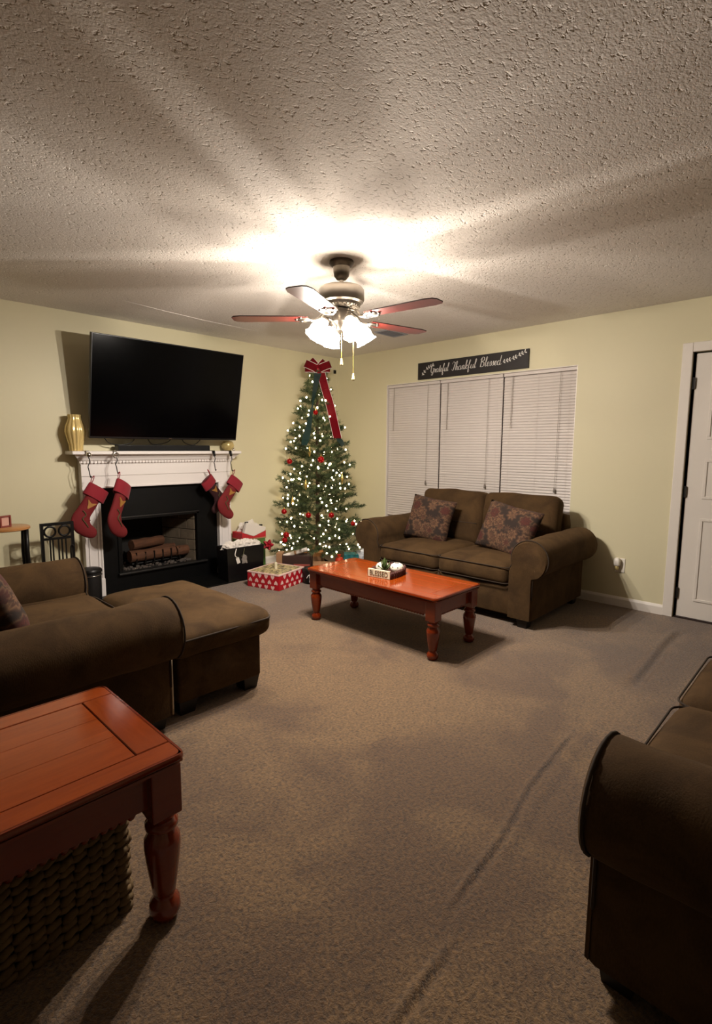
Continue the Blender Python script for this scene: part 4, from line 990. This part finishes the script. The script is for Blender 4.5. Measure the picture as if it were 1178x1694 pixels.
def sprig(p0, p1, n, up, size):
    bm = BM(); a, b = Vector((p0[0], 0, p0[1])), Vector((p1[0], 0, p1[1])); mid = (a+b)/2 + Vector((0, 0, up))
    pts = catmull([a, mid, b], 10); ribbon(bm, pts, lambda tv, q: 0.0012)
    for i in range(n):
        k = int((i+0.7)/n*(len(pts)-1)); p = pts[k]; tv = (pts[min(k+1, len(pts)-1)]-pts[k-1]).normalized()
        for sgn in (-1, 1):
            d = (Matrix.Rotation(-sgn*0.8, 3, 'Y') @ tv); q = [p + d*size*s for s in (0, 0.3, 0.6, 0.85, 1.0)]
            ribbon(bm, q, lambda tv_, s: 0.0004+0.006*math.sin(PI*min(1, max(0, s)))*size/0.03)
    obj('leaf_sprig', bm, m_letter, sg)
sprig((0.055, 0.040), (0.195, 0.138), 6, 0.022, 0.024); sprig((1.00, 0.082), (1.222, 0.152), 8, -0.010, 0.026)

# ---------------------------------------------------------------- Christmas tree
TX, TY = -0.85, -0.55
tree = thing('christmas_tree', 'sparse green artificial Christmas tree standing in the corner', 'tree', (TX, TY, 0))
bm = BM(); tube(bm, [(0, 0, 0.02), (0, 0, 0.6), (0.005, 0, 1.2), (0, 0, 1.8), (0, 0, 2.16)], [0.026, 0.024, 0.02, 0.014, 0.006], 10); obj('trunk', bm, m_bark, tree, True)
for i in range(4):
    a = PI/4+i*PI/2; bm = BM(); tube(bm, [(0.02*math.cos(a), 0.02*math.sin(a), 0.12), (0.12*math.cos(a), 0.12*math.sin(a), 0.06), (0.26*math.cos(a), 0.26*math.sin(a), 0.012)], 0.012, 6); obj('stand_leg', bm, m_iron, tree, True)
def branch_mesh(L, seed):
    rg = np.random.RandomState(seed); segs = []; tips = []
    def stem(p, d, L_, sag):
        pts = []; n = 6
        for i in range(n+1):
            s = i/n; pts.append(np.array(p) + np.array(d)*L_*s + np.array((0, 0, sag*s*s)))
        return pts
    main = stem((0, 0, 0), (1, 0, 0.10), L, rg.uniform(-0.02, 0.05)); segs.append((main, 0.25)); tips.append(main[-1])
    nt = int(5 + L*9)
    for k in range(nt):
        s = 0.28 + 0.68*k/nt; i = min(5, int(s*6)); p = main[i] + (main[i+1]-main[i])*(s*6-i)
        sg_ = 1 if k % 2 else -1; a = rg.uniform(0.5, 0.95)*sg_; el = rg.uniform(-0.25, 0.45)
        l_ = min(0.17, 0.05 + L*0.30*(1.05-s))*rg.uniform(0.8, 1.25)
        tw_ = stem(p, (math.cos(a)*math.cos(el), math.sin(a)*math.cos(el), math.sin(el)), l_, rg.uniform(-0.01, 0.02)); segs.append((tw_, 0.0)); tips.append(tw_[-1]); tips.append(tw_[3])
    V = []; Fc = []
    for pts, s0 in segs:
        pts = np.array(pts); dl = np.linalg.norm(np.diff(pts, axis=0), axis=1); tot = dl.sum(); cnt = int(tot*(1-s0)*620)
        b0 = len(V)
        # stem as a thin three-sided twig
        for i, p in enumerate(pts):
            for k in range(3):
                an = 2*PI*k/3; V.append(p + np.array((0, math.cos(an)*0.0026, math.sin(an)*0.0026)))
        for i in range(len(pts)-1):
            for k in range(3): Fc.append((b0+3*i+k, b0+3*i+(k+1) % 3, b0+3*i+3+(k+1) % 3, b0+3*i+3+k))
        for _ in range(cnt):
            s = s0 + (1-s0)*rg.rand(); q = s*(len(pts)-1); i = min(len(pts)-2, int(q)); p = pts[i]+(pts[i+1]-pts[i])*(q-i)
            d = pts[i+1]-pts[i]; d /= np.linalg.norm(d); r_ = rg.randn(3); r_ -= r_.dot(d)*d; r_ /= np.linalg.norm(r_)
            dr = d*0.62 + r_*0.78; ln = rg.uniform(0.020, 0.034); w_ = np.cross(dr, rg.randn(3)); w_ /= np.linalg.norm(w_)+1e-9; w_ *= 0.0016
            n0 = len(V); V += [p-w_, p+w_, p+dr*ln+w_*0.5, p+dr*ln-w_*0.5]; Fc.append((n0, n0+1, n0+2, n0+3))
    me = bpy.data.meshes.new('branch'); me.from_pydata([tuple(v) for v in V], [], Fc); me.materials.append(m_needle); me.update()
    return me, [Vector(t_) for t_ in tips]
LENS = [0.10, 0.16, 0.23, 0.31, 0.39, 0.47, 0.54]; BR = {}
for i, L in enumerate(LENS):
    for s in range(2): BR[i, s] = branch_mesh(L, 10*i+s+1)
ZS = [0.2, 0.3, 0.65, 1.0, 1.3, 1.65, 2.0, 2.17]; RS = [0.55, 0.56, 0.50, 0.44, 0.36, 0.24, 0.13, 0.06]
tips_w = []; z = 0.24; tier = 0
while z < 2.08:
    Rz = float(np.interp(z, ZS, RS)); n = max(5, int(5 + Rz*13)); off = rnd.uniform(0, 6)
    for k in range(n):
        a = off + 2*PI*k/n + rnd.uniform(-0.12, 0.12); L = max(0.09, Rz*rnd.uniform(0.82, 1.08)/1.02); L = min(L, 0.50/max(0.05, math.sin(a)) if math.sin(a) > 0 else 9, 0.78/max(0.05, math.cos(a)) if math.cos(a) > 0 else 9); li = min(range(len(LENS)), key=lambda q: abs(LENS[q]-L)); me, tp = BR[li, rnd.randint(0, 1)]
        sc_ = L/LENS[li]; el = -(0.10 + 0.45*(z/2.2)**2) + rnd.uniform(-0.12, 0.12)
        if z < 0.5: el = 0.05 + rnd.uniform(-0.08, 0.05)
        M = Matrix.Translation((0, 0, z+rnd.uniform(-0.02, 0.02))) @ Matrix.Rotation(a, 4, 'Z') @ Matrix.Rotation(el, 4, 'Y') @ Matrix.Rotation(rnd.uniform(-0.5, 0.5), 4, 'X') @ Matrix.Scale(sc_, 4)
        o = link('branch', me, tree); o.matrix_local = M
        for t_ in tp: tips_w.append((M @ t_, a, z))
    z += 0.085 + 0.045*(1-z/2.2); tier += 1
bm = BM(); tube(bm, [(0, 0, 2.05), (0, 0, 2.2)], 0.004, 5); obj('top_shoot', bm, m_wire, tree)
# string lights: bulbs at twig tips, one wire spiralling through them
sl = thing('string_lights', 'warm white string lights wound through the Christmas tree', 'string lights', (TX, TY, 0))
rnd.shuffle(tips_w); chosen = []
for p, a, zz in tips_w:
    if all((p-q).length > 0.068 for q, _ in chosen): chosen.append((p, zz))
    if len(chosen) >= 250: break
chosen.sort(key=lambda c_: (round(c_[1]/0.16), math.atan2(c_[0].y, c_[0].x)))
bm = BM(); bmesh.ops.create_icosphere(bm, subdivisions=2, radius=0.0086); bmesh.ops.scale(bm, vec=(1, 1, 1.25), verts=bm.verts); bulb2 = mesh_of('bulb', bm, m_bulb, True)
for p, zz in chosen: link('bulb', bulb2, sl, p+Vector((0, 0, 0.006)))
bm = BM(); tube(bm, [c_[0] for c_ in chosen], 0.0014, 4); obj('wire', bm, m_wire, sl)
# ornaments
def bauble(p, r, label):
    t_ = thing('bauble', label, 'ornament', p, 0, 'red baubles on the tree')
    bm = BM(); ball(bm, (0, 0, 0), r, 20, 14); obj('ball', bm, m_bauble, t_, True)
    bm = BM(); lathe(bm, [(0.008, r-0.002), (0.008, r+0.009), (0.004, r+0.011)], 10); obj('cap', bm, m_golddrop, t_)
    bm = BM(); tube(bm, [(0, 0, r+0.010), (0.002, 0, r+0.028)], 0.001, 4); obj('hook', bm, m_golddrop, t_)
for p, r, lb in (((-1.050,-0.823,1.206), .036, 'largest red bauble, at the centre of the tree at mid height'), ((-1.214,-0.516,1.184), .030, 'red bauble at mid height on the television side of the tree'),
    ((-1.206,-0.800,0.642), .030, 'red bauble low on the tree, left of the trunk, directly above the kraft box'), ((-1.026,-0.951,0.640), .030, 'red bauble low on the tree, right of the trunk'),
    ((-1.306,-0.532,0.664), .030, 'red bauble low on the tree edge above the red bow cluster'), ((-0.774,-1.019,0.534), .026, 'red bauble on the tree edge touching the loveseat arm'),
    ((-0.989,-0.675,1.693), .026, 'small red bauble high on the tree between the two ribbon tails'), ((-0.781,-0.770,1.605), .028, 'small red bauble half behind the red ribbon tail'),
    ((-1.336,-0.600,0.430), .032, 'upper red bauble of the cluster by the black gift bag'), ((-1.345,-0.585,0.375), .030, 'lower red bauble of the cluster by the black gift bag')):
    bauble(p, r, lb)
def drop(p, label):
    t_ = thing('gold_drop', label, 'ornament', p, 0, 'gold drops on the tree')
    bm = BM(); lathe(bm, [(0.002, -0.065), (0.007, -0.05), (0.016, -0.02), (0.017, -0.005), (0.010, 0.015), (0.005, 0.035), (0.002, 0.05)], 14); obj('drop_body', bm, m_golddrop, t_, True)
    bm = BM(); tube(bm, [(0, 0, 0.05), (0, 0, 0.075)], 0.001, 4); obj('hook', bm, m_golddrop, t_)
for p, lb in (((-1.192,-0.748,0.960), 'gold drop ornament hanging left of the trunk below mid height'), ((-0.867,-0.948,1.018), 'gold drop ornament hanging right of the trunk below mid height'),
    ((-1.272,-0.630,0.783), 'gold drop ornament low on the fireplace side of the tree'), ((-1.117,-0.722,1.298), 'gold drop ornament just under the green ribbon tail')): drop(p, lb)
# flower-like red bow by the gifts
bw2 = thing('poinsettia', 'red cloth poinsettia on a low branch above the black gift bag', 'flower', (-1.40, -0.38, 0.30))
pm = None
for i in range(10):
    a = i*2*PI/5 + (0.3 if i > 4 else 0); L = 0.065 if i < 5 else 0.045
    bm = BM(); A = []
    for j in range(6):
        s = j/5; w_ = 0.022*math.sin(PI*(0.05+0.93*s)); A.append((bm.verts.new((s*L, -w_, 0.02*s)), bm.verts.new((s*L, 0, 0.02*s+0.006)), bm.verts.new((s*L, w_, 0.02*s)), bm.verts.new((s*L, 0, 0.02*s-0.001))))
    for q, r_ in zip(A, A[1:]):
        for k in range(4): bm.faces.new((q[k], q[(k+1) % 4], r_[(k+1) % 4], r_[k]))
    o = obj('petal', bm, m_ribred, bw2, True); o.rotation_mode = 'QUATERNION'
    o.rotation_quaternion = (Matrix.Rotation(math.radians(-45), 4, 'Z') @ Matrix.Rotation(math.radians(70), 4, 'X') @ Matrix.Rotation(a, 4, 'Z') @ Matrix.Rotation(-0.5 if i > 4 else -0.1, 4, 'Y')).to_quaternion()
bm = BM(); ball(bm, (0, 0, 0), 0.010, 10, 8); obj('flower_centre', bm, m_golddrop, bw2, True)
# bow at the top with two long tails
bow = thing('ribbon_bow', 'red bow on the treetop with one long red and one dark green tail', 'bow', (-0.885, -0.60, 2.15))
vr = Vector((math.cos(YAW), -math.sin(YAW), 0)); vf = Vector((-math.sin(YAW), -math.cos(YAW), 0))
def band(bm, pts, wdir, w, th=0.003):
    prev = None
    for p in pts:
        p = Vector(p); q = [bm.verts.new(p-wdir*w/2), bm.verts.new(p+wdir*w/2)]
        if prev: bm.faces.new((prev[0], prev[1], q[1], q[0]))
        prev = q
    r_ = bmesh.ops.solidify(bm, geom=bm.faces[:], thickness=th); return bm
def loop_pts(dirv, up, L, hgt, n=14):
    return [dirv*(L*(0.5-0.5*math.cos(2*PI*i/n))) + up*(hgt*math.sin(2*PI*i/n)) for i in range(n+1)]
zz = Vector((0, 0, 1))
for dx, dz, L, hh, wd in ((-1, 0.45, 0.13, 0.036, 0.055), (-0.8, 0.9, 0.11, 0.032, 0.06), (-1, 0.05, 0.12, 0.032, 0.05), (1, 0.4, 0.125, 0.036, 0.055), (0.75, 0.85, 0.10, 0.032, 0.05), (1, 0.05, 0.11, 0.03, 0.05)):
    d = (vr*dx + zz*dz).normalized(); upv = d.cross(vf).normalized()
    L *= 1.15; wd *= 1.15; bm = BM(); band(bm, loop_pts(d, vf, L, hh*1.0), upv, wd*1.25); lp = obj('loop', bm, m_ribred, bow, True)
    for e in (-1, 1):
        bm = BM(); tube(bm, [p + upv*(wd*0.625*e) for p in loop_pts(d, vf, L, hh*1.0)], 0.003, 5); obj('white_edge', bm, m_ribwhite, lp, True)
bm = BM(); ball(bm, (0, 0, 0), 0.024, 14, 10); obj('knot', bm, m_ribred, bow, True)
o0 = Vector((-0.885, -0.60, 2.15))
rt = [(-0.881,-0.640,2.125),(-0.887,-0.706,1.960),(-0.868,-0.762,1.784),(-0.866,-0.822,1.600),(-0.872,-0.884,1.425)]
gt = [(-0.915,-0.631,2.105),(-0.985,-0.652,1.894),(-1.035,-0.670,1.735),(-1.105,-0.697,1.546),(-1.180,-0.713,1.352)]
bm = BM(); band(bm, [p - o0 for p in catmull([Vector(q) for q in rt], 8)], vr, 0.085); obj('red_tail', bm, m_ribred, bow, True)
gp = [p - o0 for p in catmull([Vector(q) for q in gt], 8)]
bm = BM(); prev = None
for i, p in enumerate(gp):
    s = i/(len(gp)-1); w_ = 0.006 + 0.075*abs(s-0.44) - (0.02 if s > 0.9 else 0)*(s-0.9)*10; q = [bm.verts.new(p - vr*w_ + vf*0.0), bm.verts.new(p + vr*w_ + vf*0.02*math.sin(s*9))]
    if prev: bm.faces.new((prev[0], prev[1], q[1], q[0]))
    prev = q
bmesh.ops.solidify(bm, geom=bm.faces[:], thickness=0.003); obj('green_tail', bm, m_ribgreen, bow, True)
bm = BM(); band(bm, [Vector(q) - o0 for q in ((-0.862, -0.872, 1.44), (-0.850, -0.885, 1.41), (-0.825, -0.895, 1.385), (-0.805, -0.900, 1.35))], (vr*0.6+zz*0.8), 0.05); obj('green_tail', bm, m_ribgreen, bow, True)
for sgn in (-1, 1):
    bm = BM(); tube(bm, [p - o0 + vr*0.043*sgn + vf*0.001 for p in catmull([Vector(q) for q in rt], 8)], 0.0025, 5); obj('tail_edge', bm, m_ribwhite, bow, True)

# ---------------------------------------------------------------- gifts round the tree
def heart(bm, M, s):
    pts = [(0, -0.5), (0.32, -0.16), (0.46, 0.14), (0.36, 0.36), (0.16, 0.38), (0, 0.22), (-0.16, 0.38), (-0.36, 0.36), (-0.46, 0.14), (-0.32, -0.16)]
    a = [bm.verts.new(M @ Vector((x*s, -0.0012, z*s))) for x, z in pts]; bm.faces.new(a)
gb = thing('gift_box', 'red wrapped gift box with pale print on the carpet before the tree', 'gift', (-1.621, -0.792, 0), math.radians(-75))
w1, w2, hb = 0.19, 0.205, 0.145       # half length along local x (toward the camera), half width, height
obj('box_body', B(-w1, w1, -w2, w2, 0, hb, 0.004), m_wrapred, gb)
obj('box_lid', B(-w1+0.004, w1-0.004, -w2+0.004, w2-0.004, hb-0.002, hb+0.006, 0.002), m_lid, gb)
bm = BM()
for face, L, Mf in (('long', w1, Matrix.Translation((0, -w2-0.0005, 0))), ('end', w2, Matrix.Translation((w1+0.0005, 0, 0)) @ rot_z(PI/2))):
    n = 5
    for r_ in range(3):
        for k in range(n+1):
            u = -L + 2*L*(k + (0.5 if r_ % 2 else 0.0))/n
            zc = 0.022+0.05*r_
            if abs(u) < L-0.025: heart(bm, Mf @ Matrix.Translation((u, 0, zc)) @ Matrix.Rotation(PI if r_ % 2 else 0, 4, 'Y'), 0.048)
o = obj('printed_hearts', bm, m_wrapwhite, gb); o['kind'] = 'stuff'
bm = BM()
for q in ((-w1, w1, -w2-0.003, -w2+0.012), (-w1, w1, w2-0.012, w2+0.003), (w1-0.012, w1+0.003, -w2+0.012, w2-0.012), (-w1-0.003, -w1+0.012, -w2+0.012, w2-0.012)): box(bm, *q, hb-0.006, hb+0.008, 0.002)
obj('pale_rim', bm, m_wrapwhite, gb)
cn = thing('cream_pillar', 'short cream pillar on the lid of the red gift box', 'cream_pillar', (-1.63, -0.80, hb+0.006))  # short cream cylinder with a thin dark tip
bm = BM(); lathe(bm, [(0.014, 0), (0.0145, 0.004), (0.0145, 0.062), (0.010, 0.067)], 14); obj('pillar_body', bm, m_cream, cn, 40)
bm = BM(); tube(bm, [(0, 0, 0.065), (0.001, 0, 0.074)], 0.001, 4); obj('pillar_tip', bm, m_plastic, cn)

def crumple(c, sx, sy, sz, seed, name, m, parent):
    bm = BM(); bmesh.ops.create_icosphere(bm, subdivisions=3, radius=1)
    for v in bm.verts:
        p = v.co.copy(); n1 = noise.noise(p*2.2+Vector((seed, 0, 0)))*0.45 + noise.noise(p*5+Vector((0, seed, 0)))*0.25
        v.co = Vector((p.x*sx*(1+n1), p.y*sy*(1+n1), max(-0.25, p.z)*sz*(1+1.1*n1)))
    return obj(name, bm, m, parent, False, c)
def bag(name, label, loc, rz, w, d, h, m, taper=0.012):
    root = thing(name, label, 'gift bag', loc, rz)
    bm = BM(); o1 = [(-w/2+taper, -d/2+taper/2), (w/2-taper, -d/2+taper/2), (w/2-taper, d/2-taper/2), (-w/2+taper, d/2-taper/2)]; o2 = [(-w/2, -d/2), (w/2, -d/2), (w/2, d/2), (-w/2, d/2)]
    a = [bm.verts.new((x, y, 0)) for x, y in o1]; b = [bm.verts.new((x, y, h)) for x, y in o2]; c = [bm.verts.new((x*0.985, y*0.97, h)) for x, y in o2]; e = [bm.verts.new((x*0.97, y*0.94, h-0.12)) for x, y in o1]
    bm.faces.new(a); bm.faces.new(e)
    for p, q in ((a, b), (b, c), (c, e)):
        for i in range(4): bm.faces.new((p[i], p[(i+1) % 4], q[(i+1) % 4], q[i]))
    obj('bag_body', bm, m, root); return root
bg = bag('gift_bag', 'large black gift bag full of white tissue, right of the fireplace', (-1.745, -0.37, 0.012), math.radians(-4), 0.42, 0.22, 0.335, m_bagblk)
for i, (x, y, s) in enumerate(((-0.13, -0.03, 0.075), (-0.04, -0.05, 0.07), (0.05, -0.03, 0.08), (0.13, -0.04, 0.07), (0.02, 0.04, 0.07), (-0.10, 0.05, 0.06), (0.12, 0.05, 0.06))):
    crumple((x, y*0.8, 0.330), s, s*0.6, s*0.75, i*2.3, 'tissue_paper', m_tissue, bg)
bm = BM(); box(bm, -0.018, 0.018, -0.003, 0.0, -0.06, 0.0, 0.001, Matrix.Translation((-0.105, -0.116, 0.235)) @ Matrix.Rotation(-0.3, 4, 'Y')); tg = obj('gift_tag', bm, m_tissue, bg)
bm = BM(); tube(bm, catmull([(-0.105, -0.119, 0.235), (-0.13, -0.120, 0.265), (-0.11, -0.114, 0.325)], 6), 0.005, 6); obj('tag_ribbon', bm, m_tissue, bg, True)
bm = BM(); tube(bm, catmull([(-0.06, -0.116, 0.24), (-0.04, -0.120, 0.26), (-0.02, -0.114, 0.32)], 6), 0.004, 6); obj('tinsel_cord', bm, m_embro2, bg, True)
crumple((-0.02, -0.108, 0.19), 0.03, 0.012, 0.07, 4.0, 'grey_bow', m_grey, bg)
b2 = thing('striped_gift_bag', 'green and red gift bag stuffed with white tissue behind the black bag', 'gift bag', (-1.47, -0.135, 0.0), math.radians(0))
obj('bag_body', B(-0.15, 0.15, -0.09, 0.09, 0, 0.37, 0.01), m_green, b2)
bm = BM(); n = 24; a = []; b = []
prf = [(-0.153, 0.40)] + [(-0.153+0.306*i/n, 0.415-0.055*abs(math.sin(PI*i/n*1.5))) for i in range(n+1)] + [(0.153, 0.40)]
box(bm, -0.153, 0.153, -0.093, 0.093, 0.365, 0.435, 0.004); obj('red_band', bm, m_redband, b2)
box_ = BM(); box(box_, -0.155, 0.155, -0.095, 0.095, 0.352, 0.366, 0.003); obj('tan_edge', box_, m_kraft, b2)
bm = BM(); A = [(-0.14, 0.44), (0.14, 0.425), (0.152, 0.47), (0.0, 0.53), (-0.13, 0.55)]
prism(bm, [(-0.13, 0.43), (-0.01, 0.385), (0.14, 0.43), (0.15, 0.47), (0.02, 0.51), (-0.10, 0.54)], -0.098, -0.05, 0.006); obj('tissue_paper', bm, m_tissue, b2)
crumple((0.02, 0.02, 0.44), 0.13, 0.06, 0.10, 8.0, 'tissue_paper', m_tissue, b2)
for x, z in ((-0.085, 0.538), (0.10, 0.492)):
    bm = BM(); box(bm, x-0.018, x+0.018, -0.082, -0.062, z-0.006, z+0.010, 0.003); obj('handle_stub', bm, m_plastic, b2)
kb = thing('kraft_parcel', 'dark brown box with a rust-coloured label behind the red gift box', 'gift', (-1.235, -0.66, 0), math.radians(-50))
obj('box_body', B(-0.15, 0.15, -0.07, 0.07, 0, 0.22, 0.004), m_dkbox, kb); obj('kraft_end', B(-0.215, -0.15, -0.06, 0.06, 0, 0.24, 0.004), m_kraft, kb)
obj('label_panel', B(-0.03, 0.14, -0.074, -0.069, 0.03, 0.13, 0.001), m_label, kb)
bm = BM()
for i in range(6): box(bm, -0.012+i*0.022, 0.000+i*0.022, -0.0752, -0.0735, 0.06, 0.105)
obj('label_print', bm, m_kraft, kb)
pr = thing('paper_roll', 'white rolled gift wrap lying slanted over the dark brown box', 'gift wrap', (-1.28, -0.68, 0.245), math.radians(-50))
bm = BM(); lathe(bm, [(0.020, -0.13), (0.022, -0.128), (0.022, 0.128), (0.020, 0.13)], 16, Matrix.Rotation(math.radians(72), 4, 'Y') @ Matrix.Rotation(0, 4, 'X')); obj('roll', bm, m_tissue, pr, 40)
bm = BM(); lathe(bm, [(0.0235, -0.01), (0.0235, 0.01)], 16, Matrix.Rotation(math.radians(72), 4, 'Y')); obj('paper_band', bm, m_kraft, pr, 40)
hb_ = thing('hat_box', 'round tan box with a domed lid under the lowest branches', 'gift', (-0.98, -0.60, 0))
bm = BM(); lathe(bm, [(0.13, 0), (0.133, 0.01), (0.135, 0.18), (0.13, 0.185)], 36); obj('box_body', bm, m_kraft, hb_, 40)
bm = BM(); lathe(bm, [(0.14, 0.175), (0.141, 0.215), (0.12, 0.235), (0.06, 0.248), (0.01, 0.25)], 36); obj('lid', bm, m_oak, hb_, 40)
sbx = thing('striped_gift', 'low kraft gift box with red stripes behind the coffee table corner', 'gift', (-1.08, -0.93, 0), math.radians(-45))
obj('box_body', B(-0.13, 0.13, -0.08, 0.08, 0, 0.13, 0.004), m_stripe, sbx); obj('box_lid', B(-0.134, 0.134, -0.084, 0.084, 0.11, 0.145, 0.004), m_kraft, sbx)
dm = thing('round_tin', 'round black gift tin with white brushed letters beside the red gift box', 'gift', (-1.335, -0.985, 0))
bm = BM(); lathe(bm, [(0.085, 0), (0.09, 0.008), (0.09, 0.125), (0.086, 0.13)], 36); obj('tin_body', bm, m_bagblk, dm, 40)
bm = BM(); lathe(bm, [(0.093, 0.115), (0.093, 0.14), (0.088, 0.146), (0.01, 0.148)], 36); obj('tin_lid', bm, m_bagblk, dm, 40)
def on_cyl(u, z, r=0.0915, a0=math.radians(228)): a = a0 + u/r; return Vector((r*math.cos(a), r*math.sin(a), z))
for st_ in ([(-0.045, 0.06), (-0.03, 0.085), (-0.005, 0.10), (0.015, 0.098)], [(-0.02, 0.095), (-0.012, 0.06), (-0.016, 0.02)], [(-0.02, 0.065), (0.0, 0.075), (0.012, 0.06), (0.018, 0.03)], [(0.012, 0.075), (0.03, 0.06), (0.042, 0.04), (0.05, 0.05)]):
    bm = BM(); tube(bm, catmull([on_cyl(u, z) for u, z in st_], 5), 0.0042, 5); obj('brushed_letter', bm, m_letter, dm, True)
tb = thing('teal_gift', 'teal box with a white plastic bag, between tree and loveseat arm', 'gift', (-0.56, -0.90, 0), math.radians(-45))
obj('box_body', B(-0.16, 0.0, -0.07, 0.07, 0, 0.17, 0.004), m_teal, tb)
crumple((0.09, 0.0, 0.06), 0.14, 0.08, 0.15, 5.0, 'plastic_bag', m_film, tb)
og = thing('orange_gift', 'small orange-red wrapped tube standing under the tree beside the teal box', 'gift', (-0.86, -0.90, 0))
bm = BM(); lathe(bm, [(0.04, 0), (0.042, 0.004), (0.042, 0.15), (0.034, 0.165), (0.014, 0.17), (0.022, 0.20)], 20); obj('wrapped_tube', bm, m_orange, og, 40)
bm = BM(); tube(bm, [(0.015*math.cos(a), 0.015*math.sin(a), 0.170) for a in np.linspace(0, 2*PI, 14)[:-1]], 0.004, 5, True); obj('tie', bm, m_golddrop, og, True)
